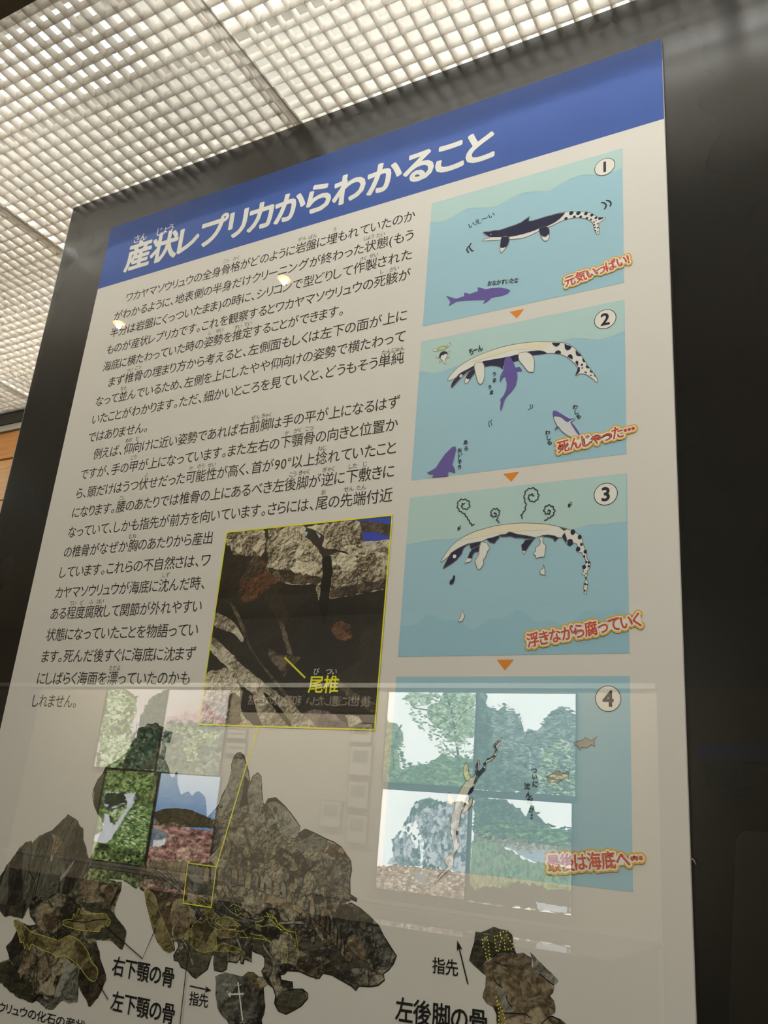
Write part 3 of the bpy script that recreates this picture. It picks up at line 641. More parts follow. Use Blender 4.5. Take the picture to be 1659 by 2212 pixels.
# red captions with white and gold surrounds
def caption(parent, s, p0, p1, hp, crop):
    a = onp(*crop(*p0)); b = onp(*crop(*p1)); em = hp
    dx, dz = b[0] - a[0], b[1] - a[1]; dd = math.hypot(dx, dz); nx, nz = -dz / dd, dx / dd
    f = Flat()
    for m_, ly, r_, hh in ((M_gold, 16, 0.0031, 0.62), (M_white, 17, 0.0017, 0.5)):
        for rr, nb in ((r_, 16), (r_ * 0.5, 8)):
            put(f, s, a, b, em, m_, ly, rr, nb, gap=0.08)
        e_ = 0.80 if s[-1] == '・' else 1.0
        q0 = (0.46 - hh / 2) * em; q1 = (0.46 + hh / 2) * em
        f.raw([(a[0] + nx * q0, a[1] + nz * q0), (a[0] + dx * e_ + nx * q0, a[1] + dz * e_ + nz * q0), (a[0] + dx * e_ + nx * q1, a[1] + dz * e_ + nz * q1), (a[0] + nx * q1, a[1] + nz * q1)], [(0, 1, 2, 3)], m_, ly)
    put(f, s, a, b, em, M_red, 19, 0.00030, 8, gap=0.08)
    o = f.build('caption', parent); o['label'] = 'red lettering with a white and gold surround'
caption(d1, '元気いっぱい!', (1050, 992), (1482, 832), 0.0140, P1)
caption(d2, '死んじゃった・・・', (1000, 1050), (1520, 920), 0.0140, P2)
caption(d3, '浮きながら腐っていく', (858, 1118), (1568, 985), 0.0140, P3)
caption(d4, '最後は海底へ・・・', (742, 937), (1145, 915), 0.0140, Z4)

for crop, a in ((P1, [(680, 1148), (775, 1128), (727, 1190)]), (P2, [(637, 1178), (742, 1165), (690, 1230)]), (Z4, [(528, 48), (598, 48), (562, 93)])):
    f = Flat(); f.poly(tr(crop, a), M_orange, 3); f.build('step_arrow', po)

# --- inset photograph of the tail vertebra
M_cave = rock_print('photo_dark_cave', [(20, 16, 10), (34, 27, 17), (48, 38, 24)], 16, 0.02, 60, (200, 192, 178), dark=0.8)
M_bone = rock_print('photo_pale_bone', [(60, 48, 30), (138, 124, 98), (176, 162, 132), (205, 192, 162)], 70, 0.06, 330, (200, 192, 178), dark=0.55, fac=1.0)
M_bone2 = rock_print('photo_smooth_bone', [(90, 78, 58), (150, 138, 112), (184, 172, 146), (196, 184, 158)], 24, 0.03, 220, (200, 192, 178), stretch=(1, 1, 1), dark=0.7)
M_rust = rock_print('photo_rust_rock', [(30, 20, 12), (78, 48, 26), (112, 76, 44)], 40, 0.05, 180, (200, 192, 178), dark=0.6)
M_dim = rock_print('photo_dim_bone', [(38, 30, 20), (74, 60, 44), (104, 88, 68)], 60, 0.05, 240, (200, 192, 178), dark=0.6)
M_pblue = ink('photo_blue_sky', (48, 62, 150), (200, 192, 178)); M_pblack = ink('photo_black', (16, 12, 8), (200, 192, 178))
M_pviolet = rock_print('photo_violet_ground', [(60, 46, 46), (110, 90, 86), (140, 118, 108)], 40, 0.04, 200, (200, 192, 178))
A0 = onp(*YP(300, 225)); A1 = onp(*YP(1490, 108)); A2 = onp(*YP(1365, 1655)); A3 = onp(*YP(90, 1615))
ix0 = (A0[0] + A3[0]) / 2; ix1 = (A1[0] + A2[0]) / 2; iz0 = (A2[1] + A3[1]) / 2; iz1 = (A0[1] + A1[1]) / 2
f = Flat(); f.rect(ix0, iz0, ix1, iz1, M_cave, 2); ph = f.build('inset_photograph', po); ph['label'] = 'printed photograph of pale bones in dark rock, framed in yellow'
def cl(P): return dedupe([(min(max(a, ix0), ix1), min(max(b, iz0), iz1)) for a, b in P])
def ph_part(name, m, pts, lay, rg=0.0012, sm=True):
    f = Flat(); P = tr(YP, pts); P = smooth(P, True, 3) if sm else P
    f.poly(cl(rough(P, rg, 0.004, len(pts))), m, lay); return f.build(name, ph)
ph_part('blue_backdrop', M_pblue, [(1180, 130), (1490, 100), (1480, 300), (1275, 300), (1250, 180)], 3, 0, False)
M_ppale = ink('photo_pale_sky', (150, 176, 214), (200, 192, 178))
ph_part('blue_backdrop', M_ppale, [(855, 225), (882, 232), (866, 266)], 8, 0, False); ph_part('blue_backdrop', M_ppale, [(938, 228), (975, 258), (963, 274)], 8, 0, False)
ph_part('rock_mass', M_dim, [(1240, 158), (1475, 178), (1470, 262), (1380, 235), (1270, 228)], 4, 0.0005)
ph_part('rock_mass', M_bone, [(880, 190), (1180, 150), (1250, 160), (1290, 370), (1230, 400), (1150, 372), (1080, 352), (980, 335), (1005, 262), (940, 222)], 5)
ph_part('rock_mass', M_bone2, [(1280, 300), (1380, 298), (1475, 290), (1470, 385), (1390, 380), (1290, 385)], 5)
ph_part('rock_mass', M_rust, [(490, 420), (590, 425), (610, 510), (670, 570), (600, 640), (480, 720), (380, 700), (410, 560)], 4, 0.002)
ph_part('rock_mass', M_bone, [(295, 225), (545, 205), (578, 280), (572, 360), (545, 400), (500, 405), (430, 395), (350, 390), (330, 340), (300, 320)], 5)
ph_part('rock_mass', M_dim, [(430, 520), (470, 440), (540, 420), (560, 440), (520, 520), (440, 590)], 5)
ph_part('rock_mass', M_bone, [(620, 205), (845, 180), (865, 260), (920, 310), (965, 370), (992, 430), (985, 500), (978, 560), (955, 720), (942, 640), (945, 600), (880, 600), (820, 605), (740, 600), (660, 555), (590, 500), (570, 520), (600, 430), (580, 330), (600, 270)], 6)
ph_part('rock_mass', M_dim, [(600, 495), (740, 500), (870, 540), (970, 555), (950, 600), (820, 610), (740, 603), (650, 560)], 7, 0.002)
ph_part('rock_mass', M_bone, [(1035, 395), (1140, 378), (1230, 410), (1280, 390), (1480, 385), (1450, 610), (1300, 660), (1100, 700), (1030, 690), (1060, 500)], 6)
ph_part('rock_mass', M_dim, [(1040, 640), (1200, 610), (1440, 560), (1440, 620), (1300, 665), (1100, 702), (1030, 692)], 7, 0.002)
ph_part('dark_crevice', M_pblack, [(985, 430), (1035, 400), (1055, 450), (1050, 560), (1030, 720), (1000, 900), (960, 740), (990, 560)], 7, 0.0006)
ph_part('bone', M_bone2, [(215, 812), (300, 840), (370, 900), (420, 990), (405, 1018), (350, 960), (270, 930), (205, 900)], 5, 0.0004)
ph_part('bone', M_dim, [(325, 745), (360, 770), (410, 870), (440, 960), (470, 1050), (530, 1150), (600, 1230), (700, 1350), (830, 1530), (810, 1540), (640, 1310), (520, 1150), (440, 1020), (390, 890)], 5, 0.0004)
ph_part('bone', M_bone2, [(190, 980), (290, 1060), (420, 1190), (540, 1290), (720, 1430), (960, 1650), (720, 1650), (560, 1450), (400, 1320), (300, 1200), (175, 1070)], 6, 0.0006)
ph_part('bone', M_bone, [(140, 1260), (220, 1220), (340, 1210), (380, 1290), (395, 1400), (400, 1500), (460, 1590), (540, 1650), (80, 1650), (90, 1500)], 7)
ph_part('dark_crevice', M_dim, [(300, 1420), (350, 1380), (400, 1420), (390, 1520), (400, 1600), (320, 1620), (310, 1500)], 8)
ph_part('bone', M_bone2, [(490, 1350), (600, 1440), (740, 1650), (590, 1650), (510, 1500)], 7, 0.0006)
ph_part('dark_crevice', M_pblack, [(560, 1380), (640, 1440), (760, 1600), (730, 1610), (620, 1470)], 8, 0.0004)
ph_part('tail_vertebra', M_dim, [(600, 1070), (700, 1110), (820, 1120), (800, 1170), (740, 1220), (710, 1265), (660, 1200), (610, 1140)], 5)
ph_part('bone', M_dim, [(665, 850), (700, 880), (730, 960), (765, 1110), (735, 1090), (690, 950)], 5)
ph_part('bone', M_rust, [(1060, 900), (1150, 880), (1200, 950), (1180, 1000), (1080, 980)], 3, 0.002)
ph_part('bone', M_dim, [(1090, 1285), (1200, 1370), (1380, 1470), (1375, 1540), (1200, 1440), (1100, 1330)], 5)
ph_part('ground', M_pviolet, [(830, 1530), (1000, 1505), (1140, 1590), (1240, 1610), (1365, 1600), (1365, 1655), (900, 1655)], 5)
ph_part('bone', M_bone2, [(1150, 1540), (1240, 1560), (1300, 1655), (1200, 1655)], 6)
f = Flat(); t = 0.0016
for r_ in ((ix0, iz0, ix1, iz0 + t), (ix0, iz1 - t, ix1, iz1), (ix0, iz0, ix0 + t, iz1), (ix1 - t, iz0, ix1, iz1)): f.rect(*r_, M_yel, 12)
f.build('yellow_frame', ph)
f = Flat(); stroke(f, YP, [(715, 1130), (862, 1275)], 0.0019, M_yel, 12, False); f.build('pointer_line', ph)
f = Flat(); put(f, '尾椎', onp(*YP(878, 1385)), onp(*YP(1097, 1388)), 0.0185, M_yel, 12, 0.0004, 6)
pw(YP, 'び', (943, 1232), 0.0075, M_white, 12, f); pw(YP, 'つい', (1050, 1232), 0.0075, M_white, 12, f); f.build('lettering', ph)
f = Flat(); a = onp(*RB(1568, 135)); b_ = onp(*RB(1200, 1380)); f.line([(a[0], iz0), b_], 0.0014, M_yel, 30); f.build('pointer_line', po)
f = Flat(); SQ = tr(RC, [(530, 100), (785, 135), (738, 498), (487, 460)]); f.line(SQ, 0.0016, M_yel, 30, True); f.build('yellow_square', po)

# --- the big photograph of the fossil blocks
G = [(24, 18, 11), (60, 50, 35), (96, 84, 62), (128, 114, 88), (156, 140, 110)]
FR = 0.74
M_rockA = rock_print('print_rock_slab', [(26, 22, 14), (60, 54, 40), (84, 80, 62), (104, 98, 78)], 15, 0.025, 130, stretch=(2.2, 1, 0.7), rot=0.25, dark=0.4, fac=FR)
M_rockB = rock_print('print_rock_rubble', G, 46, 0.075, 150, dark=0.16, fac=FR)
M_rockC = rock_print('print_rock_coarse', [(20, 17, 11), (56, 50, 38), (92, 86, 70), (118, 110, 92)], 20, 0.045, 170, dark=0.32, fac=FR)
M_tan = rock_print('print_rock_tan', [(60, 45, 26), (102, 84, 58), (130, 110, 80), (150, 130, 98)], 22, 0.035, 130, dark=0.5, fac=FR)
M_olive = rock_print('print_bone_yellow_tint', [(50, 40, 18), (90, 76, 42), (116, 100, 60), (140, 123, 80)], 60, 0.05, 150, dark=0.5, fac=FR)
M_gslab = rock_print('print_rock_green_slab', [(26, 23, 14), (54, 48, 32), (72, 66, 46), (90, 83, 61)], 8, 0.02, 120, stretch=(1, 1, 2.0), dark=0.6, fac=FR)
M_gray = rock_print('print_rock_grey', [(46, 41, 32), (92, 85, 70), (118, 110, 92), (140, 131, 110)], 18, 0.03, 170, dark=0.45, fac=FR)
M_dk = rock_print('print_rock_dark', [(12, 10, 7), (32, 26, 18), (56, 46, 32), (76, 66, 48)], 40, 0.06, 150, dark=0.4, fac=FR)
M_ydot = ink('dotted_yellow', (176, 168, 50), (172, 160, 142)); M_crk = ink('print_crack', (18, 14, 10), (172, 160, 142))
M_lite = ink('print_white', (200, 190, 170), (172, 160, 142)); M_brn = rock_print('print_rock_brown', [(36, 24, 14), (70, 52, 34), (96, 74, 50)], 44, 0.06, 150, dark=0.4, fac=FR)
def rock(crop, pts, m, lay, name, parent, rg=0.0008, step=0.004, sm=False, seed=3):
    P = tr(crop, pts); P = smooth(P, True, 3) if sm else P
    f = Flat(); f.poly(rough(P, rg, step, seed), m, lay); return f.build(name, parent)
A_pts = [(0, 840), (60, 740), (120, 650), (190, 560), (240, 510), (290, 500), (300, 525), (370, 455), (440, 420), (490, 400), (540, 360), (580, 310), (630, 260), (680, 280), (695, 290), (710, 290), (740, 350), (780, 390), (780, 480), (800, 560), (820, 620), (840, 680), (860, 780), (960, 850), (1145, 890), (1130, 960), (1085, 1080), (1075, 1150), (1080, 1220), (1130, 1270), (1165, 1310), (1185, 1350), (1175, 1420), (1140, 1525), (1090, 1480), (1040, 1430), (960, 1430), (900, 1430), (930, 1540), (950, 1650), (990, 1740), (995, 1800), (965, 1850), (940, 1920), (890, 2000), (840, 2060), (820, 2040), (790, 1960), (740, 1870), (720, 1830), (730, 1930), (720, 2010), (650, 2020), (570, 1995), (530, 2050), (500, 2080), (430, 2070), (370, 2020), (340, 1985), (305, 2020), (240, 1990), (170, 1960), (100, 1920), (70, 1880), (20, 1835), (-100, 1800), (-100, 1650), (0, 1640), (90, 1600), (80, 1540), (60, 1490), (110, 1430), (165, 1340), (135, 1290), (140, 1245), (165, 1240), (215, 1275), (290, 1290), (335, 1275), (300, 1240), (275, 1180), (275, 1110), (240, 1160), (215, 1230), (100, 1200), (50, 1215), (0, 1160), (-60, 1100), (-60, 900)]
rkA = rock(RA, A_pts, M_rockB, 4, 'fossil_photograph', po); rkA['label'] = 'printed photograph of the skull rock'
rock(RA, [(0, 845), (60, 745), (120, 655), (240, 515), (290, 505), (300, 530), (370, 460), (490, 405), (630, 265), (690, 295), (710, 295), (740, 355), (775, 395), (775, 480), (795, 560), (835, 690), (830, 780), (760, 850), (740, 950), (640, 1000), (500, 990), (430, 1050), (330, 1000), (280, 1100), (215, 1225), (100, 1195), (50, 1210), (0, 1155), (-60, 1100), (-60, 900)], M_rockA, 6, 'stone_slab', rkA)
rock(RA, [(490, 440), (560, 470), (600, 530), (560, 600), (520, 660), (470, 700), (480, 600), (500, 520)], M_tan, 7, 'stone_slab', rkA, 0.001)
rock(RA, [(700, 690), (640, 800), (480, 960), (460, 950), (600, 800), (690, 680)], M_gray, 7, 'stone_slab', rkA, 0.0004)
rock(RA, [(-60, 1080), (0, 1090), (150, 1110), (250, 1090), (230, 1180), (205, 1225), (100, 1195), (50, 1210), (0, 1155)], M_dk, 7, 'stone_slab', rkA, 0.0004)
rock(RA, [(760, 880), (830, 850), (920, 860), (900, 960), (920, 1040), (850, 1080), (770, 1060), (740, 980)], M_tan, 7, 'stone_slab', rkA, 0.002)
rock(RA, [(940, 930), (1030, 880), (1060, 900), (1080, 960), (1030, 1080), (960, 1130), (940, 1100), (990, 1020), (940, 1000)], M_tan, 7, 'stone_slab', rkA, 0.002)
rock(RA, [(750, 1070), (860, 1080), (1000, 1060), (1060, 1180), (1090, 1230), (1160, 1310), (1175, 1380), (1140, 1500), (1040, 1425), (900, 1425), (820, 1400), (860, 1340), (940, 1330), (960, 1180), (800, 1160)], M_gslab, 6, 'stone_slab', rkA)
rock(RA, [(380, 1090), (440, 1080), (520, 1150), (540, 1260), (500, 1330), (400, 1360), (340, 1280), (350, 1180)], M_tan, 6, 'stone_slab', rkA, 0.002)
rock(RA, [(170, 1320), (260, 1440), (200, 1640), (160, 1720), (90, 1610), (60, 1490), (110, 1430)], M_dk, 6, 'stone_slab', rkA)
rock(RA, [(-60, 1660), (90, 1620), (180, 1740), (300, 1860), (305, 2015), (240, 1985), (100, 1915), (20, 1835), (-60, 1800)], M_gslab, 6, 'stone_slab', rkA)
rock(RA, [(620, 1600), (720, 1670), (740, 1800), (730, 1930), (718, 2005), (570, 1990), (520, 2045), (500, 1960), (560, 1800)], M_gray, 6, 'stone_slab', rkA)
rock(RA, [(350, 1985), (430, 1960), (500, 1980), (530, 2045), (500, 2075), (430, 2065)], M_gray, 7, 'stone_slab', rkA)
rock(RA, [(890, 1440), (930, 1540), (950, 1650), (990, 1745), (990, 1800), (940, 1920), (840, 2055), (790, 1960), (730, 1840), (740, 1700), (850, 1800), (915, 1760), (860, 1560), (800, 1480)], M_dk, 6, 'stone_slab', rkA)
for a in ([(300, 1500), (330, 1600), (240, 1720), (190, 1800), (180, 1740), (260, 1600)], [(420, 1560), (450, 1640), (380, 1760), (400, 1900), (360, 1800), (380, 1660)], [(600, 1640), (570, 1720), (500, 1800), (440, 1960), (420, 1900), (500, 1740)]): rock(RA, a, M_tan, 7, 'stone_slab', rkA, 0.002)
jaw1 = [(130, 1250), (160, 1240), (215, 1280), (260, 1320), (310, 1360), (400, 1385), (480, 1410), (560, 1430), (620, 1395), (670, 1390), (740, 1430), (790, 1490), (830, 1550), (860, 1630), (910, 1690), (915, 1750), (890, 1810), (840, 1800), (790, 1740), (755, 1690), (720, 1650), (640, 1590), (600, 1570), (540, 1585), (480, 1550), (400, 1520), (330, 1480), (290, 1470), (275, 1530), (255, 1460), (235, 1510), (220, 1450), (190, 1450), (175, 1370), (140, 1300)]
jaw2 = [(590, 1250), (640, 1235), (680, 1230), (690, 1180), (710, 1210), (740, 1130), (760, 1180), (790, 1185), (870, 1185), (930, 1180), (990, 1185), (1010, 1220), (1035, 1250), (1010, 1300), (940, 1310), (930, 1350), (820, 1340), (740, 1335), (650, 1310), (600, 1290)]
for a in (jaw1, jaw2):
    f = Flat(); P = smooth(tr(RA, a), True, 3); f.poly(P, M_olive, 9); f.line(P, 0.00045, M_ydot, 10, True); f.build('jaw_bone', rkA)
for a in ([(300, 530), (290, 650), (270, 760), (330, 900), (300, 1050)], [(470, 450), (440, 600), (400, 720), (360, 860), (320, 1060)], [(560, 560), (500, 680), (470, 800)], [(690, 300), (640, 400), (590, 500)], [(630, 1240), (780, 1262), (900, 1240), (1000, 1235)], [(345, 1500), (350, 1700), (340, 1900)], [(540, 1440), (545, 1330), (540, 1200)]):
    f = Flat(); f.line(rough(tr(RA, a), 0.0006, 0.004)[:-1] if False else smooth(tr(RA, a), False, 4), 0.0011, M_crk, 11); f.build('crack', rkA)

B = tr(RB, [(490, 160), (500, 140), (560, 125), (575, 100), (620, 105), (640, 92), (665, 95), (680, 120), (720, 130), (745, 165), (797, 175), (790, 210), (775, 262), (740, 260), (722, 265), (740, 310), (735, 370), (718, 435), (745, 450), (765, 500), (775, 560), (795, 585), (820, 570), (835, 520), (842, 545), (838, 610), (850, 680), (875, 740), (910, 720), (940, 708), (975, 750), (1000, 720), (1035, 705), (1070, 735), (1090, 760), (1100, 850), (1105, 940), (1160, 890), (1220, 820), (1245, 740), (1300, 640), (1330, 520), (1330, 460), (1350, 400), (1380, 360), (1410, 355), (1440, 385), (1460, 450), (1480, 520), (1495, 620), (1520, 570), (1565, 535), (1595, 570), (1600, 700), (1610, 800), (1625, 830)])
B += tr(RD, [(45, 500), (70, 455), (130, 445), (200, 510), (250, 570), (300, 640), (320, 670), (310, 720), (360, 690), (430, 720), (490, 750), (530, 770), (580, 790), (640, 830), (680, 890), (715, 940), (722, 1010), (708, 1080), (710, 1200), (765, 1235), (760, 1255), (700, 1225), (670, 1280), (720, 1268), (790, 1310), (860, 1370), (930, 1440), (970, 1520), (1020, 1600), (1072, 1680), (1050, 1740), (1010, 1790), (970, 1820), (978, 1870), (930, 1910), (870, 1920), (780, 1915), (755, 1950), (720, 1915), (640, 1870), (570, 1830), (500, 1815), (470, 1855), (400, 1840), (310, 1800), (220, 1795), (200, 1820), (165, 1830), (175, 1870), (260, 1885), (265, 1940), (340, 1940), (380, 1975), (380, 2010), (330, 2070), (260, 2110), (210, 2135), (150, 2110), (120, 2050), (130, 1990), (110, 1930), (75, 1900), (40, 1850), (20, 1800), (45, 1760), (45, 1700)])
B += tr(RC, [(1190, 920), (1140, 905), (1105, 890), (1095, 860), (1090, 990), (1060, 970), (1030, 960), (1020, 1005), (1000, 1000), (990, 960), (960, 995), (920, 985), (880, 985), (870, 1050), (830, 1075), (760, 1060), (755, 1000), (760, 920), (735, 930), (700, 1050), (620, 1110), (595, 1133), (560, 1110), (520, 1060), (460, 1030), (440, 980), (400, 970), (395, 930), (440, 850), (430, 800), (395, 800), (405, 880), (360, 900), (310, 880), (250, 800), (210, 690), (180, 570), (150, 450), (135, 350), (100, 335), (85, 300), (60, 325), (30, 310), (0, 285)])
B += tr(RB, [(350, 1490), (200, 1480), (80, 1440), (30, 1380), (60, 1310), (90, 1260), (120, 1180), (150, 1080), (190, 1000), (180, 950), (130, 900), (100, 830), (85, 740), (95, 680), (130, 600), (180, 540), (200, 490), (250, 460), (330, 410), (390, 370), (420, 310), (450, 250), (480, 210)])
f = Flat(); f.poly(rough(B, 0.0003, 0.004, 9), M_rockB, 4); f.line(B, 0.0011, M_crk, 4.6, True); rkB = f.build('fossil_photograph', po); rkB['label'] = 'printed photograph of the rib and backbone rock'
R = lambda c, p, m, l=6, rg=0.0008, n='stone_slab': rock(c, p, m, l, n, rkB, rg, seed=len(p) + l)
R(RB, [(200, 490), (330, 410), (430, 300), (500, 240), (640, 250), (720, 300), (730, 400), (760, 500), (770, 700), (640, 900), (620, 1200), (540, 1480), (200, 1475), (60, 1400), (120, 1180), (190, 1000), (100, 830), (95, 680), (180, 540)], M_dk, 5)
R(RB, [(500, 145), (640, 100), (740, 165), (790, 180), (775, 255), (700, 260), (620, 240), (500, 240)], M_dk, 6, 0.002)
R(RB, [(640, 560), (775, 570), (840, 620), (875, 745), (940, 715), (975, 752), (1035, 710), (1090, 765), (1100, 930), (1090, 1000), (960, 1010), (800, 980), (700, 1000), (620, 900)], M_dk, 6)
R(RB, [(1350, 400), (1410, 360), (1455, 450), (1470, 560), (1440, 700), (1400, 850), (1300, 900), (1180, 960), (1230, 800), (1300, 640), (1335, 500)], M_gray, 6)
R(RB, [(1450, 560), (1490, 620), (1470, 720), (1480, 820), (1400, 850), (1430, 700)], M_crk, 7, 0.0003)
R(RB, [(1500, 620), (1565, 545), (1592, 580), (1598, 700), (1608, 800), (1640, 980), (1540, 1000), (1470, 840), (1480, 700)], M_gray, 6)
R(RD, [(50, 500), (75, 470), (130, 470), (200, 520), (300, 645), (315, 670), (300, 740), (240, 805), (180, 740), (130, 640), (100, 540)], M_gray, 6)
R(RD, [(55, 495), (70, 458), (130, 448), (150, 475), (90, 480)], M_crk, 7, 0.0003)
R(RD, [(300, 730), (360, 692), (430, 722), (380, 760), (280, 800)], M_dk, 6)
R(RD, [(270, 820), (400, 750), (500, 760), (530, 780), (500, 880), (300, 860)], M_rockC, 6)
R(RD, [(520, 870), (560, 800), (640, 835), (690, 920), (560, 910)], M_brn, 7)
R(RD, [(490, 920), (600, 925), (700, 950), (715, 1010), (700, 1190), (600, 1200), (520, 1110), (500, 1000)], M_gray, 6)
R(RD, [(600, 1290), (680, 1280), (790, 1315), (930, 1445), (1015, 1600), (1068, 1680), (1000, 1790), (900, 1800), (760, 1700), (640, 1560), (580, 1450)], M_rockC, 6)
R(RD, [(890, 1460), (940, 1460), (1010, 1600), (1065, 1680), (1000, 1785), (960, 1700), (900, 1580)], M_gray, 7)
R(RD, [(700, 1540), (780, 1490), (800, 1560), (860, 1700), (880, 1750), (780, 1690), (680, 1600)], M_tan, 7)
R(RD, [(730, 1780), (830, 1780), (840, 1830), (780, 1860), (720, 1830)], M_gray, 8)
R(RD, [(330, 1550), (480, 1540), (540, 1600), (500, 1680), (430, 1700), (380, 1640), (320, 1640)], M_gslab, 7)
R(RD, [(300, 1710), (400, 1650), (500, 1760), (480, 1845), (400, 1830), (300, 1770)], M_brn, 7)
R(RD, [(500, 1760), (600, 1700), (720, 1780), (740, 1900), (640, 1860), (510, 1810)], M_gslab, 7)
R(RD, [(180, 1960), (330, 1945), (378, 1985), (330, 2065), (210, 2130), (150, 2105), (130, 2040)], M_gslab, 7)
R(RD, [(560, 1560), (740, 1650), (860, 1760), (700, 1830), (560, 1700)], M_dk, 7, 0.001)
R(RC, [(440, 870), (540, 860), (640, 900), (740, 900), (695, 1045), (600, 1128), (520, 1055), (450, 1020)], M_gslab, 7)
R(RC, [(765, 900), (880, 900), (880, 980), (865, 1045), (830, 1070), (765, 1055)], M_gslab, 7)
R(RC, [(1090, 700), (1250, 780), (1230, 950), (1180, 915), (1110, 880)], M_gslab, 7)
R(RC, [(110, 340), (200, 330), (380, 360), (400, 480), (380, 700), (390, 790), (350, 740), (260, 520), (220, 390)], M_brn, 6)
R(RC, [(800, 150), (870, 220), (940, 130), (970, 250), (1040, 170), (1060, 260), (1120, 290), (1110, 370), (1000, 350), (900, 320), (800, 300)], M_tan, 7)
R(RC, [(150, 90), (300, 60), (520, 130), (500, 260), (300, 230), (160, 160)], M_tan, 6)
R(RC, [(500, 130), (790, 150), (760, 400), (600, 380), (500, 300)], M_rockC, 6)
R(RD, [(20, 1160), (150, 1150), (400, 1220), (560, 1330), (560, 1480), (500, 1530), (400, 1400), (220, 1300), (30, 1260)], M_tan, 6)
R(RC, [(750, 460), (860, 490), (1000, 560), (1200, 640), (1000, 660), (800, 560)], M_dk, 7)
for a in ([(770, 340), (850, 480), (960, 570), (1100, 620), (1200, 620)], [(680, 440), (780, 530), (900, 590), (1080, 640)], [(900, 360), (940, 460), (1000, 560)], [(540, 460), (640, 560), (760, 680), (840, 720)], [(1180, 790), (1230, 890), (1290, 960)], [(460, 760), (520, 860), (570, 1010)], [(1340, 640), (1480, 632), (1580, 640)], [(930, 640), (960, 760), (1010, 900), (1005, 990)], [(330, 180), (420, 280), (480, 360)], [(210, 150), (350, 260), (460, 340)]):
    f = Flat(); P = smooth(tr(RC, a), False, 4); f.line(P, 0.0034, M_crk, 9); f.line(P, 0.0022, M_gray, 10); f.build('rib_bone', rkB)
def inside(x, z, P):
    k = False
    for (a, b), (c, d) in zip(P, P[1:] + P[:1]):
        if (b > z) != (d > z) and x < (c - a) * (z - b) / (d - b) + a: k = not k
    return k
rt = random.Random(12)
for k in range(230):      # pale broken pieces lying in the rubble
    x, y = ((rt.uniform(540, 740), rt.uniform(1740, 1930)), (rt.uniform(330, 700), rt.uniform(1900, 2010)), (rt.uniform(640, 840), rt.uniform(1900, 2110)), (rt.uniform(470, 640), rt.uniform(1740, 1900)))[k % 4]
    cx, cz = onp(x, y); n = rt.randint(4, 6); r = rt.uniform(0.002, 0.0052); a0 = rt.uniform(0, 6); e_ = rt.uniform(0.35, 0.9); ra = rt.uniform(0, 3)
    if not inside(cx, cz, B): continue
    P = []
    for j in range(n):
        t = a0 + 2 * math.pi * j / n + rt.uniform(-0.3, 0.3); u, v_ = r * math.cos(t), r * e_ * math.sin(t)
        P.append((cx + u * math.cos(ra) - v_ * math.sin(ra), cz + u * math.sin(ra) + v_ * math.cos(ra)))
    f = Flat(); f.poly([(p[0] + 0.0006, p[1] - 0.0008) for p in P], M_crk, 8); f.poly(P, (M_tan, M_gray, M_rockC)[k % 3], 9); f.build('broken_piece', rkB)
VP_ = [(440, 1890), (500, 1896), (560, 1908), (620, 1930), (670, 1962), (715, 2004), (745, 2056)]      # the row of vertebrae
def along(t):
    i = min(int(t), len(VP_) - 2); u = t - i; return (VP_[i][0] + (VP_[i + 1][0] - VP_[i][0]) * u, VP_[i][1] + (VP_[i + 1][1] - VP_[i][1]) * u)
for k in range(24):
    c0 = along(k / 4.0 + 0.03); c1 = along(min(k / 4.0 + 0.22, 5.99)); hx = rt.uniform(12, 17)
    P = tr(ID, [(c0[0], c0[1] - hx), ((c0[0] + c1[0]) / 2, c0[1] - hx - rt.uniform(2, 9)), (c1[0], c1[1] - hx), (c1[0] - 1 + rt.uniform(-1, 1), c1[1]), (c1[0] - 2, c1[1] + hx), (c0[0] - 2, c0[1] + hx), (c0[0] - rt.uniform(-1, 2), c0[1])])
    f = Flat(); f.line(P, 0.0016, M_crk, 8.5, True); f.poly(P, (M_tan, M_gray)[k % 2], 9); f.build('vertebra', rkB)
for a, c in (([(145, 330), (215, 375), (245, 430), (260, 510), (300, 600), (330, 680), (360, 750), (400, 860), (370, 900), (330, 890), (270, 820), (225, 720), (190, 600), (165, 480), (140, 390)], M_olive), ([(395, 460), (440, 425), (490, 430), (530, 480), (548, 560), (545, 640), (520, 720), (470, 770), (430, 775), (395, 740), (395, 670), (375, 600), (380, 520)], M_tan),
             ([(500, 740), (560, 680), (600, 620), (650, 640), (690, 600), (730, 660), (770, 700), (780, 860), (700, 900), (620, 890), (570, 850)], M_olive), ([(570, 420), (620, 410), (660, 440), (690, 470), (740, 490), (760, 560), (740, 600), (690, 570), (680, 500), (600, 450)], M_olive),
             ([(770, 850), (850, 825), (960, 855), (1030, 900), (1020, 960), (990, 900), (860, 890), (775, 890)], M_olive), ([(780, 600), (870, 585), (930, 610), (1000, 660), (900, 660), (800, 650)], M_olive), ([(780, 700), (860, 690), (960, 700), (960, 750), (860, 770), (790, 750)], M_tan)):
    f = Flat(); P = smooth(tr(RC, a), True, 3); f.poly(P, c, 11); f.dots(P, 0.00042, 0.0019, M_ydot, 13); f.build('outlined_bone', rkB)
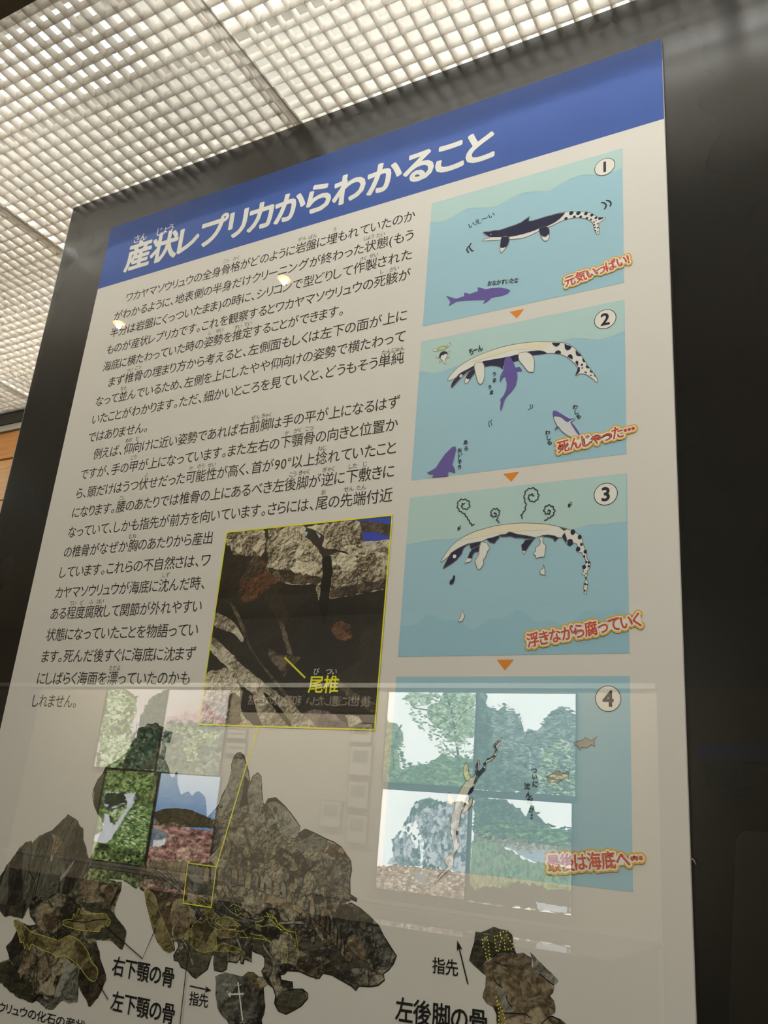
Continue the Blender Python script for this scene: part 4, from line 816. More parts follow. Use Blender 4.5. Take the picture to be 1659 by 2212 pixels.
for a in ([(905, 490), (935, 465), (960, 480), (1015, 500)], [(945, 500), (960, 570), (1010, 550), (1045, 590)], [(1135, 630), (1200, 610), (1210, 575), (1260, 580), (1310, 600), (1325, 640)], [(1135, 645), (1190, 670), (1260, 650), (1340, 680), (1380, 720), (1440, 740), (1480, 790), (1495, 860), (1515, 935)], [(1330, 650), (1380, 670), (1420, 710), (1490, 720), (1505, 800), (1520, 930)], [(980, 710), (1020, 710), (1060, 770), (990, 765)], [(1090, 730), (1130, 745), (1190, 750), (1240, 790), (1275, 815)], [(1110, 775), (1190, 780), (1260, 800)], [(1310, 790), (1340, 820), (1370, 860)], [(1385, 850), (1420, 850), (1420, 930), (1400, 1000), (1420, 990)], [(780, 640), (860, 690), (940, 700), (980, 660)]):
    f = Flat(); f.dots(tr(RC, a), 0.00052, 0.0018, M_ydot, 13, False); f.build('dotted_outline', rkB)
f = Flat(); f.dots(tr(RC, [(1230, 545), (1310, 590), (1330, 640), (1400, 700), (1350, 690), (1260, 600)]), 0.00052, 0.0018, M_ydot, 13); f.build('dotted_outline', rkB)

rkC = rock(RC, [(770, 1120), (830, 1085), (900, 1085), (960, 1105), (1010, 1110), (1060, 1080), (1110, 1080), (1160, 1110), (1200, 1120), (1245, 1180), (1200, 1220), (1205, 1290), (1218, 1390), (1190, 1500), (1180, 1700), (1000, 1700), (900, 1560), (840, 1480), (790, 1400), (770, 1280)], M_rockC, 5, 'fossil_photograph', po)
rkC['label'] = 'printed photograph of the rock with the white compass mark'
rock(RC, [(1060, 1085), (1110, 1085), (1150, 1120), (1110, 1160), (1060, 1200)], M_olive, 6, 'stone_slab', rkC)
rock(RC, [(1150, 1130), (1200, 1125), (1240, 1180), (1190, 1220), (1130, 1300), (1110, 1240)], M_tan, 7, 'stone_slab', rkC)
f = Flat(); stroke(f, RC, [(972, 1165), (1015, 1510)], 0.0014, M_lite, 8, False); stroke(f, RC, [(888, 1278), (1025, 1272)], 0.0014, M_lite, 8, False); stroke(f, RC, [(905, 1262), (888, 1278), (908, 1300)], 0.0014, M_lite, 8, False); 
for a in ([(835, 1195), (850, 1180), (860, 1205), (875, 1182), (885, 1200), (900, 1178), (912, 1196)], [(948, 1190), (958, 1205), (966, 1184), (985, 1200), (1000, 1186)], [(868, 1258), (878, 1245), (884, 1262)], [(988, 1520), (1000, 1535), (1010, 1515), (1025, 1535), (1045, 1518)]): stroke(f, RC, a, 0.0005, M_lite, 8, False)
f.build('compass_mark', rkC)

rkD = rock(RE, [(450, 690), (560, 610), (700, 530), (870, 560), (940, 545), (1000, 570), (1040, 600), (1060, 760), (1130, 800), (1200, 870), (1320, 950), (1290, 1010), (1270, 1050), (1300, 1110), (1325, 1180), (1325, 1250), (1270, 1300), (1380, 1340), (1450, 1400), (1500, 1700), (640, 1700), (620, 1280), (580, 1190), (500, 1150), (460, 1080), (480, 950), (500, 820), (470, 750)], M_tan, 5, 'fossil_photograph', po)
rkD['label'] = 'printed photograph of the left hind leg rock'
rock(RE, [(380, 290), (440, 300), (500, 262), (600, 240), (680, 255), (740, 270), (800, 320), (818, 350), (820, 440), (845, 520), (870, 560), (700, 530), (600, 590), (450, 680), (490, 810), (400, 730), (295, 640), (320, 530), (350, 420), (360, 340)], M_gslab, 6, 'stone_slab', rkD)
rock(RE, [(1025, 530), (1365, 870), (1320, 930), (1140, 790), (1065, 760), (1050, 620)], M_gray, 6, 'stone_slab', rkD, 0.0004)
rock(RE, [(610, 930), (680, 960), (760, 1100), (820, 1240), (740, 1250), (660, 1090)], M_gray, 6, 'stone_slab', rkD)
rock(RE, [(590, 1180), (700, 1200), (740, 1394), (1160, 1394), (1450, 1400), (1400, 1700), (640, 1700), (620, 1280)], M_dk, 6, 'stone_slab', rkD)
for a in ([(560, 600), (620, 560), (690, 530), (840, 530)], [(720, 1265), (850, 1268), (960, 1270), (1030, 1320)], [(590, 830), (620, 900), (700, 960)], [(740, 1050), (760, 1130), (810, 1190)], [(1160, 1394), (1270, 1300), (1380, 1350)], [(600, 650), (700, 690), (760, 700)], [(1140, 790), (1230, 870), (1310, 930)]):
    f = Flat(); f.line(smooth(tr(RE, a), False, 4), 0.0008, M_crk, 8); f.build('crack', rkD)
for a in ([(455, 385), (510, 345), (530, 440), (535, 530), (550, 600), (505, 620), (490, 500), (465, 480)], [(600, 345), (670, 335), (690, 360), (665, 450), (665, 510), (625, 530), (610, 430)], [(670, 300), (740, 285), (755, 350), (830, 460), (820, 490), (720, 505), (725, 400), (680, 350)], [(620, 1070), (660, 1180), (700, 1240), (740, 1390), (650, 1390), (655, 1250)]):
    f = Flat(); f.poly(tr(RE, a), M_olive, 7); f.dots(tr(RE, a), 0.00062, 0.0027, M_ydot, 9); f.build('outlined_bone', rkD)

# labels, leaders and arrows at the foot
def lab(s, p0, p1, em, crop, bold=0.00045):
    f = Flat(); put(f, s, onp(*crop(*p0)), onp(*crop(*p1)), em, M_txt2, 12, bold, 6); return f.build('label_text', po)
lab('右下顎の骨', (697, 1905), (1088, 1990), 0.0185, CL, 0.0003); lab('左下顎の骨', (690, 2128), (1092, 2222), 0.0188, CL, 0.0003)
lab('指先', (530, 1372), (704, 1402), 0.0122, RC, 0.0001); lab('指先', (258, 391), (368, 406), 0.0130, CR, 0.0001)
lab('左後脚の骨', (103, 592), (492, 655), 0.0195, CR, 0.0003); lab('ワカヤマソウリュウの化石の産状', (-390, 2010), (790, 2290), 0.0105, RA, 0.0001)
f = Flat(); f.line(tr(ID, [(228, 1998.6), (310, 2070.3), (339, 2004)]), 0.0011, M_txt2, 32); f.build('leader_line', po)
f = Flat(); stroke(f, RA, [(905, 1790), (1018, 1980)], 0.0011, M_txt2, 32, False); f.build('leader_line', po)
f = Flat(); stroke(f, RC, [(550, 760), (455, 1600)], 0.0010, M_txt2, 32, False); f.build('leader_line', po)
def arrow(crop, a, b_, wd=0.0011, hl=0.008):
    p = onp(*crop(*a)); q_ = onp(*crop(*b_)); dx, dz = q_[0] - p[0], q_[1] - p[1]; d = math.hypot(dx, dz); ux, uz = dx / d, dz / d
    f = Flat(); f.line([p, (q_[0] - ux * hl * .6, q_[1] - uz * hl * .6)], wd, M_txt2, 12)
    f.poly([q_, (q_[0] - ux * hl - uz * hl * .35, q_[1] - uz * hl + ux * hl * .35), (q_[0] - ux * hl * .7, q_[1] - uz * hl * .7), (q_[0] - ux * hl + uz * hl * .35, q_[1] - uz * hl - ux * hl * .35)], M_txt2, 12)
    f.build('direction_arrow', po)
arrow(RC, (543, 1200), (735, 1242)); arrow(RE, (285, 920), (157, 395))
# the little torn flake curling off the right-hand edge
fx, fz = XR, onp(1490, 1852)[1]
make('torn_flake', [(fx, D, fz), (fx + 0.0030, D - 0.001, fz - 0.0008), (fx + 0.0048, D - 0.0005, fz - 0.0048), (fx + 0.0042, D + 0.0006, fz - 0.0050), (fx + 0.0022, D + 0.0006, fz - 0.0018), (fx, D + 0.001, fz - 0.0012)], [(0, 1, 4, 5), (1, 2, 3, 4)], M_foam, None, po)

# ------------------------------------------------------------------ the gallery behind the camera (mirrored in the glass)
def vp(px, py): return onp(px, py, YV)
K = YV / 4.0
M_cwall = mat('gallery_cream_wall', (226, 214, 188), 0.8); M_gdark = mat('gallery_dark_ceiling', (30, 26, 22), 0.8)
M_carpet = mat('gallery_carpet', (46, 38, 32), 0.95); M_brown = wood('gallery_brown_panelling', (74, 50, 30), (46, 30, 18))
M_lilac = mat('gallery_lilac_wall', (128, 116, 112), 0.8)
WX0, WX1 = -4.87 * K, -0.85 * K; ZS = -0.395 * K; ZH = 0.645 * K
wf = struct(MB().box(WX0, WX1, YW - 0.1, YW - 0.012, -1.45, ZH).build('wall_front', M_cwall, loc=(-3.4, YW - 0.05, -1.45)))
struct(MB().box(-9.5, WX0, YW - 0.1, YW - 0.010, -1.45, ZH).build('wall_front_left', M_lilac, loc=(-8, YW - 0.05, -1.45)))
struct(MB().box(-9.5, 3.0, YW - 0.1, YW - 0.012, ZH, 1.30).build('wall_front_upper', M_gdark, loc=(1, YW - 0.05, -1.45)))
struct(MB().box(WX1, 3.0, YW - 0.1, YW - 0.012, -1.45, ZH).build('wall_front_right', M_brown, loc=(1, YW - 0.05, -1.45)))
struct(MB().box(-9.5, WX1, YW - 0.012, YW + 0.02, ZH - 0.012, ZH + 0.018).build('trim_5', M_white_trim, loc=(-4, YW, ZH)))
struct(MB().box(-9.5, 3.0, YW - 0.1, 0.392, 1.30, 1.36).build('ceiling_gallery', M_gdark, loc=(-3, -2, 1.3)))
struct(MB().box(-9.5, 3.0, YW - 0.1, 0.40, -1.51, -1.45).build('floor', M_carpet, loc=(-3, -2, -1.45)))
struct(MB().box(-9.6, -9.5, YW - 0.1, 0.40, -1.45, 1.30).build('wall_gallery_left', M_lilac, loc=(-9.55, -2, -1.45)))
struct(MB().box(3.0, 3.1, YW - 0.1, 0.40, -1.45, 1.30).build('wall_gallery_right', M_brown, loc=(3.05, -2, -1.45)))
# glossy counter under the pictures
M_counter = mat('counter_gloss', (120, 108, 92), 0.03, 0.25, 1.0)
cnt = empty('counter', (-3.4, YW + 0.4, -1.45), 'long dark glossy counter below the backlit photographs', 'counter')
bevel(MB().box(WX0, WX1, YW, YW + 0.93, ZS - 0.03, ZS).build('worktop', M_counter, cnt), 0.003)
MB().box(WX0 + 0.02, WX1 - 0.02, YW, YW + 0.88, -1.45, ZS - 0.03).build('cabinet_body', mat('counter_body', (30, 24, 20), 0.7), cnt)
bevel(MB().box(WX0, WX1, YW + 0.004, YW + 0.03, ZS + 0.0005, ZS + 0.02).build('back_ledge', M_white_trim, cnt), 0.002)

WHT = glowpic('sky_white', [(240, 240, 234), (254, 250, 240)], 3, 2, 1.7); WPK = glowpic('sky_warm', [(232, 214, 204), (250, 240, 232)], 3, 2, 0.9)
SKB = glowpic('sky_blue', [(228, 240, 250), (120, 165, 215)], grad=(0.08, 0.62), k=1.0)
SKB = glowpic('sky_blue', [(214, 232, 246), (112, 160, 214)], grad=(0.66, 0.30), k=0.95)
LEAF = glowpic('leaves_light', [(90, 130, 62), (178, 204, 130), (238, 244, 222)], 38, 10, 0.95, 0.41, 0.58); LEAFD = glowpic('leaves_dark', [(26, 44, 34), (62, 88, 66), (128, 154, 116)], 28, 9, 0.85, 0.39, 0.62)
GRN = glowpic('moss_green', [(34, 44, 24), (92, 112, 58), (166, 184, 112)], 22, 9, 1.2, 0.38, 0.64); GRN2 = glowpic('bright_green', [(44, 66, 30), (96, 132, 66), (170, 196, 128)], 18, 9, 1.15, 0.38, 0.64, stretch=(1, 1, 2.4), rot=0.7)
FOG = glowpic('forest_grey_green', [(74, 92, 80), (126, 142, 124), (186, 196, 180)], 24, 8, 0.85, 0.36, 0.62); ROCKG = glowpic('rock_grey_white', [(60, 64, 70), (150, 150, 154), (236, 234, 232)], 18, 10, 0.95, 0.40, 0.58)
GRASS = glowpic('reeds', [(96, 120, 52), (158, 172, 96), (210, 212, 150)], 40, 6, 0.8, 0.3, 0.7, stretch=(2.2, 1, 0.7)); REED = glowpic('reeds_brown', [(92, 84, 62), (150, 138, 104), (198, 184, 146)], 36, 6, 0.75, 0.33, 0.66)
RIVER = glowpic('river_pale', [(188, 200, 214), (220, 226, 232)], 10, 3, 0.9, stretch=(1, 1, 5)); REDR = glowpic('red_rock', [(64, 38, 34), (146, 98, 90), (210, 166, 154)], 16, 9, 1.1, 0.38, 0.62, stretch=(1, 1, 2.2), rot=-0.3)
PINK = glowpic('pink_trees', [(176, 120, 130), (230, 190, 192), (246, 224, 220)], 30, 7, 0.9); TRUNK = glowpic('trunk_dark', [(52, 66, 44), (78, 92, 62)], 20, 4, 0.7); DIMB = glowpic('pebbles', [(60, 40, 30), (150, 116, 92), (230, 214, 196)], 40, 6, 0.7, 0.4, 0.62)
FALL = glowpic('waterfall_white', [(206, 212, 214), (250, 250, 250)], 20, 4, 1.0, stretch=(4, 1, 1)); DKW = glowpic('dark_water', [(46, 42, 34), (80, 76, 62)], 12, 4, 0.5)
STEEL = glowpic('pale_rock', [(96, 116, 130), (170, 186, 196)], 10, 4, 0.7)

HILL = glowpic('brown_hill', [(56, 46, 28), (96, 84, 54), (124, 110, 76)], 16, 8, 0.5)
T1 = glowpic('leaf_print_dark', [(70, 96, 62)], k=0.8); T2 = glowpic('leaf_print_mid', [(118, 146, 96)], k=0.8); T3 = glowpic('leaf_print_light', [(170, 190, 134)], k=0.85); T4 = glowpic('leaf_print_pale', [(222, 232, 196)], k=1.0)
U0 = glowpic('conifer_print_dark', [(28, 42, 36)], k=0.7); U1 = glowpic('conifer_print_mid', [(68, 84, 76)], k=0.75); U2 = glowpic('conifer_print_grey', [(120, 132, 124)], k=0.8); U3 = glowpic('conifer_print_pale', [(178, 184, 178)], k=0.9)
W1 = glowpic('rock_print_dark', [(84, 88, 96)], k=0.8); W2 = glowpic('rock_print_mid', [(160, 162, 168)], k=0.95); W3 = glowpic('rock_print_white', [(232, 230, 230)], k=1.0); B1 = glowpic('straw_print', [(168, 150, 108)], k=0.8); B2 = glowpic('blush_print', [(216, 196, 176)], k=0.9)
V0 = glowpic('moss_print_dark', [(26, 34, 20)], k=1.0); V1 = glowpic('moss_print_mid', [(60, 80, 38)], k=1.2); V2 = glowpic('moss_print_green', [(110, 136, 68)], k=1.2); V3 = glowpic('moss_print_light', [(158, 178, 110)], k=1.2)
M_pframe = mat('picture_frame_grey', (70, 66, 60), 0.5)
def picture(label, corners, sky, shapes, scat=(), group='backlit photographs across the gallery'):
    V = [vp(*c) for c in corners]
    V[0] = (V[0][0] + 0.006, V[0][1]); V[3] = (V[3][0] + 0.006, V[3][1])
    V[2] = (V[2][0], max(V[2][1], ZS + 0.03)); V[3] = (V[3][0], max(V[3][1], ZS + 0.03))
    x0 = (V[0][0] + V[3][0]) / 2; x1 = (V[1][0] + V[2][0]) / 2; z0 = (V[2][1] + V[3][1]) / 2; z1 = (V[0][1] + V[1][1]) / 2
    t = empty('backlit_photograph', ((x0 + x1) / 2, YW - 0.01, z0), label, 'picture', group)
    fr_ = MB()
    g = 0.004
    for a in ((x0 - g, x1 + g, z1, z1 + g), (x0 - g, x1 + g, z0 - g, z0), (x0 - g, x0, z0, z1), (x1, x1 + g, z0, z1)): fr_.box(a[0], a[1], YW - 0.011, YW + 0.012, a[2], a[3])
    fr_.build('frame', M_pframe, t)
    MB().box(x0, x1, YW - 0.011, YW + 0.0, z0, z1).build('light_box', M_white_trim, t)
    f = Flat(YW + 0.001, 1); f.rect(x0, z0, x1, z1, sky, 0)
    o = f.build('transparency', t)
    for k, s in enumerate(shapes):
        crop, pts, m_ = s[0], s[1], s[2]; f = Flat(YW + 0.001, 1)
        P = [vp(*crop(*p)) for p in pts]
        if len(s) > 3 and isinstance(s[3], tuple): f.line(smooth(P, False, 4), s[3][1] * K, m_, k * 2 + 3)
        else:
            amp = s[3] if len(s) > 3 else 0.006
            P = rough(P, amp * K, max(0.008, amp * 1.5) * K, k + 5); P = dedupe([(min(max(a, x0), x1), min(max(b, z0), z1)) for a, b in P]); f.poly(P, m_, k * 2 + 3)
        f.build(s[4] if len(s) > 4 else 'printed_area', o)
    for crop, reg, n, r, el, mats in scat:
        rs = random.Random(n + len(reg)); R_ = [vp(*crop(*p)) for p in reg]; xa = min(p[0] for p in R_); xb = max(p[0] for p in R_); za = min(p[1] for p in R_); zb_ = max(p[1] for p in R_)
        f = Flat(YW + 0.001, 1); k = 0; tries = 0
        while k < n and tries < n * 6:
            tries += 1; cx, cz = rs.uniform(xa, xb), rs.uniform(za, zb_)
            if not inside(cx, cz, R_): continue
            q_ = r * K * rs.uniform(0.4, 1.3); a0 = rs.uniform(0, 6); nn = rs.randint(5, 7); tl_ = rs.uniform(-0.3, 0.3); P = []
            for j in range(nn):
                t_ = a0 + 2 * math.pi * j / nn; rr = q_ * rs.uniform(0.5, 1.25); u, v_ = rr * math.cos(t_), rr * el * math.sin(t_)
                P.append((min(max(cx + u, x0), x1), min(max(cz + v_ + u * tl_, z0), z1)))
            f.poly(P, mats[k % len(mats)], 22 + k * 0.03); k += 1
        g_ = f.build('foliage_print', o); g_['kind'] = 'stuff'
    return t
picture('backlit photograph of a leafy tree against white sky, upper left of the right-hand four', [Z4(75, 185), Z4(440, 185), Z4(430, 585), Z4(45, 555)], WHT, [
    (Z4, [(300, 180), (445, 180), (440, 330), (400, 420), (330, 400), (280, 330), (240, 260), (290, 220)], LEAF, 0.02),
    (Z4, [(60, 300), (110, 320), (140, 360), (120, 430), (100, 560), (40, 560)], GRASS, 0.015),
    (Z4, [(40, 560), (60, 480), (140, 500), (240, 480), (300, 440), (440, 470), (440, 600), (40, 590)], GRN2, 0.012),
    (Z4, [(170, 190), (230, 180), (300, 200), (250, 230), (180, 240), (140, 220)], LEAF, 0.02),
    (Z4, [(375, 520), (362, 420), (350, 330), (335, 250), (310, 190)], TRUNK, ('line', 0.014)), (Z4, [(350, 330), (300, 290), (240, 260), (180, 250)], TRUNK, ('line', 0.007)),
    (Z4, [(362, 400), (300, 340), (240, 320)], TRUNK, ('line', 0.006)), (Z4, [(350, 330), (390, 270), (430, 240)], TRUNK, ('line', 0.007)), (Z4, [(335, 250), (280, 220), (210, 200)], TRUNK, ('line', 0.005)),
    (Z4, [(372, 460), (330, 430), (300, 390)], TRUNK, ('line', 0.006)), (Z4, [(100, 540), (95, 440), (105, 370), (130, 320)], TRUNK, ('line', 0.010)), (Z4, [(60, 555), (200, 565), (300, 570), (440, 580), (440, 600), (40, 590)], LEAFD, 0.004)],
    [(Z4, [(140, 200), (250, 180), (440, 180), (440, 470), (300, 450), (200, 330), (150, 260)], 420, 0.012, 0.5, (T2, T3, T4, T3)), (Z4, [(40, 600), (50, 300), (110, 320), (140, 400), (160, 480), (440, 450), (440, 600)], 420, 0.014, 0.5, (T1, T2, T3, T2))])
picture('backlit photograph of misty dark forest, upper right of the right-hand four', [Z4(450, 185), Z4(857, 195), Z4(857, 620), Z4(430, 590)], WHT, [
    (Z4, [(440, 180), (475, 190), (500, 260), (560, 240), (620, 290), (640, 350), (700, 340), (740, 290), (800, 250), (860, 270), (860, 620), (430, 600)], FOG, 0.016),
    (Z4, [(440, 180), (470, 190), (500, 300), (520, 420), (560, 520), (700, 560), (860, 540), (860, 625), (430, 600)], LEAFD, 0.02),
    (Z4, [(720, 400), (790, 370), (860, 400), (860, 620), (700, 600), (700, 500)], LEAF, 0.02), (Z4, [(800, 250), (860, 270), (860, 400), (810, 380), (780, 300)], FOG, 0.012),
    (Z4, [(662, 420), (668, 470), (664, 520)], FALL, ('line', 0.006)), (Z4, [(560, 470), (610, 510), (620, 560), (560, 560)], FOG, 0.01)],
    [(Z4, [(470, 200), (500, 245), (560, 225), (625, 280), (650, 345), (700, 330), (740, 280), (800, 240), (860, 260), (860, 500), (700, 520), (520, 420)], 620, 0.014, 0.32, (U1, U2, U3, U2)), (Z4, [(430, 600), (440, 180), (520, 420), (700, 500), (860, 420), (860, 630)], 420, 0.016, 0.4, (U0, U1, T1, U2))])
picture('backlit photograph of a grey rock arch on a beach, lower left of the right-hand four', [Z4(45, 590), Z4(410, 610), Z4(395, 1050), Z4(20, 1000)], WHT, [
    (Z4, [(70, 900), (95, 860), (90, 800), (130, 760), (160, 690), (200, 640), (250, 625), (320, 650), (370, 640), (410, 650), (400, 940), (230, 910)], ROCKG, 0.006),
    (Z4, [(190, 640), (250, 628), (320, 648), (300, 665), (220, 668), (180, 700), (140, 760), (120, 770)], LEAFD, 0.008),
    (Z4, [(140, 740), (190, 720), (210, 780), (240, 840), (210, 900), (150, 900), (110, 860), (120, 790)], WHT, 0.004), (Z4, [(100, 880), (110, 800), (160, 780), (200, 850), (210, 905), (120, 910)], ROCKG, 0.005),
    (Z4, [(220, 910), (240, 860), (280, 840), (300, 880), (280, 920)], LEAFD, 0.006), (Z4, [(20, 910), (120, 905), (250, 915), (400, 940), (400, 1060), (15, 1010)], DIMB, 0.006),
    (Z4, [(190, 930), (240, 930), (230, 990), (180, 985)], STEEL, 0.004), (Z4, [(40, 960), (180, 990), (390, 1030), (395, 1050), (20, 1000)], DIMB, 0.004)],
    [(Z4, [(120, 880), (130, 760), (200, 640), (320, 650), (405, 660), (400, 930), (240, 900)], 260, 0.010, 1.4, (W1, W2, W3, W3)), (Z4, [(20, 910), (240, 915), (400, 945), (395, 1050), (20, 1000)], 200, 0.010, 0.5, (B1, B2, W3))])
picture('backlit photograph of a reedy river below a wooded hill, lower right of the right-hand four', [Z4(430, 620), Z4(855, 650), Z4(825, 1110), Z4(400, 1060)], WHT, [
    (Z4, [(430, 615), (560, 630), (610, 660), (650, 710), (700, 730), (760, 750), (860, 760), (860, 830), (640, 800), (430, 780)], LEAFD, 0.010),
    (Z4, [(430, 760), (560, 730), (650, 750), (760, 760), (860, 780), (860, 850), (700, 830), (430, 790)], GRN2, 0.012), (Z4, [(640, 740), (660, 690), (672, 650), (690, 690), (740, 740), (700, 740)], LEAFD, 0.008),
    (Z4, [(430, 770), (560, 790), (700, 815), (860, 830), (860, 870), (700, 850), (430, 810)], REED, 0.006), (Z4, [(560, 825), (700, 838), (840, 852), (860, 880), (860, 910), (700, 900), (640, 870)], RIVER, 0.003),
    (Z4, [(425, 800), (520, 810), (600, 850), (660, 890), (740, 900), (840, 920), (850, 1110), (395, 1060)], GRASS, 0.008), (Z4, [(420, 980), (520, 1000), (600, 960), (700, 990), (850, 1010), (830, 1110), (395, 1060)], DKW, 0.012),
    (Z4, [(500, 980), (560, 930), (620, 950), (600, 985), (530, 1000)], GRN2, 0.012), (Z4, [(700, 960), (760, 930), (830, 960), (830, 1010), (740, 1010)], GRN2, 0.012), (Z4, [(690, 1060), (820, 1080), (820, 1105), (700, 1090)], RIVER, 0.003)],
    [(Z4, [(430, 620), (560, 635), (650, 715), (680, 660), (720, 730), (860, 750), (860, 830), (430, 790)], 420, 0.013, 0.4, (U0, U1, T1, T2)), (Z4, [(430, 800), (520, 815), (660, 895), (840, 925), (840, 1000), (600, 970), (420, 1000)], 420, 0.009, 1.6, (T2, T3, B1, T3)), (Z4, [(430, 775), (700, 820), (860, 840), (860, 865), (640, 850)], 120, 0.010, 0.8, (B1, B2))])
picture('backlit photograph of a waterfall between mossy cliffs, upper left of the left-hand four', [CL(660, 110), CL(1050, 115), CL(975, 620), CL(600, 600)], WPK, [
    (CL, [(660, 105), (790, 105), (860, 160), (850, 260), (820, 360), (840, 450), (800, 540), (760, 620), (600, 610), (640, 300)], GRN, 0.012), (CL, [(930, 180), (1055, 105), (1060, 300), (980, 620), (760, 620), (830, 420), (880, 280)], LEAFD, 0.010),
    (CL, [(680, 380), (760, 400), (830, 380), (820, 480), (740, 590), (620, 600), (640, 480)], LEAF, 0.012), (CL, [(862, 200), (870, 300), (850, 420)], FALL, ('line', 0.012)), (CL, [(660, 130), (760, 120), (810, 200), (760, 300), (690, 330)], LEAF, 0.012)],
    [(CL, [(650, 110), (790, 110), (850, 250), (820, 480), (740, 600), (600, 600)], 420, 0.014, 0.6, (T1, T2, T3, T4)), (CL, [(930, 190), (1050, 110), (1050, 300), (980, 610), (760, 610), (850, 380)], 260, 0.013, 0.7, (U0, U1, T1))])
picture('backlit photograph of pink blossom over green woods, upper right of the left-hand four', [CL(1055, 115), CL(1430, 120), CL(1390, 655), CL(980, 630)], WPK, [
    (CL, [(1030, 300), (1120, 270), (1200, 250), (1250, 260), (1290, 210), (1340, 260), (1420, 300), (1430, 360), (1040, 340)], PINK, 0.012),
    (CL, [(1040, 320), (1150, 300), (1250, 320), (1340, 310), (1430, 330), (1400, 660), (975, 640)], FOG, 0.010), (CL, [(1160, 470), (1230, 440), (1260, 500), (1200, 560), (1140, 540)], LEAF, 0.012), (CL, [(1040, 380), (1200, 360), (1380, 400), (1360, 440), (1200, 420)], LEAF, 0.014)],
    [(CL, [(1040, 320), (1420, 330), (1395, 650), (985, 630)], 420, 0.017, 0.6, (U1, U2, T2, T3)), (CL, [(1100, 290), (1200, 240), (1290, 210), (1420, 300), (1400, 340), (1100, 320)], 160, 0.010, 0.5, (PINK, PINK, B2))])
picture('backlit photograph of a white torrent in a green gorge, lower left of the left-hand four', [CL(640, 610), CL(965, 640), CL(920, 1325), CL(570, 1285)], GRN, [
    (CL, [(650, 620), (960, 650), (950, 760), (850, 750), (760, 760), (640, 760)], GRN, 0.006), (CL, [(655, 755), (840, 760), (860, 800), (760, 840), (690, 870), (650, 840)], ROCKG, 0.006), (CL, [(660, 760), (820, 765), (800, 820), (700, 850), (655, 830)], TRUNK, 0.006),
    (CL, [(830, 850), (900, 820), (950, 850), (930, 1100), (700, 1110), (660, 1080), (740, 950)], GRN2, 0.006), (CL, [(650, 860), (700, 880), (760, 850), (790, 870), (740, 930), (680, 900)], LEAF, 0.006),
    (CL, [(655, 890), (680, 900), (690, 950), (720, 960), (790, 860), (830, 800), (845, 820), (800, 880), (740, 980), (690, 1060), (660, 1080), (600, 1070), (580, 1040), (640, 1000)], FALL, 0.004), (CL, [(780, 770), (850, 760), (830, 830), (800, 850)], FALL, 0.006),
    (CL, [(570, 1090), (920, 1120), (900, 1310), (560, 1280)], GRN, 0.006), (CL, [(575, 1200), (640, 1190), (665, 1280), (590, 1275)], FALL, 0.004), (CL, [(620, 1080), (680, 1085), (680, 1110), (620, 1105)], DKW, 0.002)],
    [(CL, [(640, 620), (960, 650), (940, 760), (640, 760)], 260, 0.012, 0.6, (V1, V2, V3)), (CL, [(800, 880), (930, 830), (915, 1100), (720, 1100)], 260, 0.013, 0.4, (V1, V2, V3, T4)), (CL, [(590, 1110), (915, 1130), (900, 1300), (680, 1290)], 160, 0.012, 0.7, (V0, V1))])
picture('backlit photograph of red rocks under blue sky, lower right of the left-hand four', [CL(975, 640), CL(1370, 660), CL(1310, 1370), CL(930, 1330)], SKB, [
    (CL, [(940, 880), (1000, 870), (1100, 850), (1250, 880), (1340, 920), (1330, 1000), (940, 960)], GRN, 0.004) if False else (CL, [(900, 960), (1060, 950), (1200, 990), (1390, 1000), (1390, 1390), (880, 1350)], REDR, 0.006), (ID, [(333, 1782), (334, 1754), (350, 1748), (380, 1745), (410, 1749), (445, 1763), (470, 1775), (470, 1790), (400, 1786)], HILL, 0.002),
    (CL, [(1000, 1040), (1100, 1000), (1320, 1010), (1310, 1150), (1080, 1120)], REDR, 0.010), (CL, [(935, 980), (990, 985), (1045, 1020), (1050, 1060), (1010, 1100), (935, 1090)], STEEL, 0.004), (CL, [(960, 1060), (1040, 1050), (1030, 1090), (960, 1100)], FALL, 0.004),
    (CL, [(930, 1180), (1320, 1200), (1310, 1380), (925, 1340)], DKW, 0.006), (CL, [(970, 1280), (1030, 1290), (1040, 1350), (980, 1350)], FALL, 0.006)])

# title band and the framed sheets in the middle of the picture wall
M_band = mat('title_band_black', (24, 22, 20), 0.5); M_bt = mat('title_lettering', (206, 196, 176), 0.6)
V = [vp(*CM(770, 90)), vp(*CM(1450, 110)), vp(*CM(1445, 210)), vp(*CM(800, 200))]
bx0, bx1 = -3.17 * K, -2.285 * K; bz0, bz1 = 0.508 * K, 0.620 * K
ts = empty('title_sign', ((bx0 + bx1) / 2, YW, bz0), 'black title band with pale lettering between the two picture groups', 'sign')
MB().box(bx0, bx1, YW - 0.012, YW + 0.004, bz0, bz1).build('sign_panel', M_band, ts)
f = Flat(YW + 0.0045, 1); put(f, '後世に遺したい 和歌山の自然', (bx1 - 0.04, bz0 + 0.035), (bx0 + 0.06, bz0 + 0.035), 0.072, M_bt, 1, 0.001, 4, mirror=True); f.build('lettering', ts)
M_sheet = mat('info_sheet_paper', (236, 226, 204), 0.7); M_sheet_pic = mat('info_sheet_print', (150, 142, 124), 0.7); M_sf = mat('info_frame_wood', (120, 108, 90), 0.5)
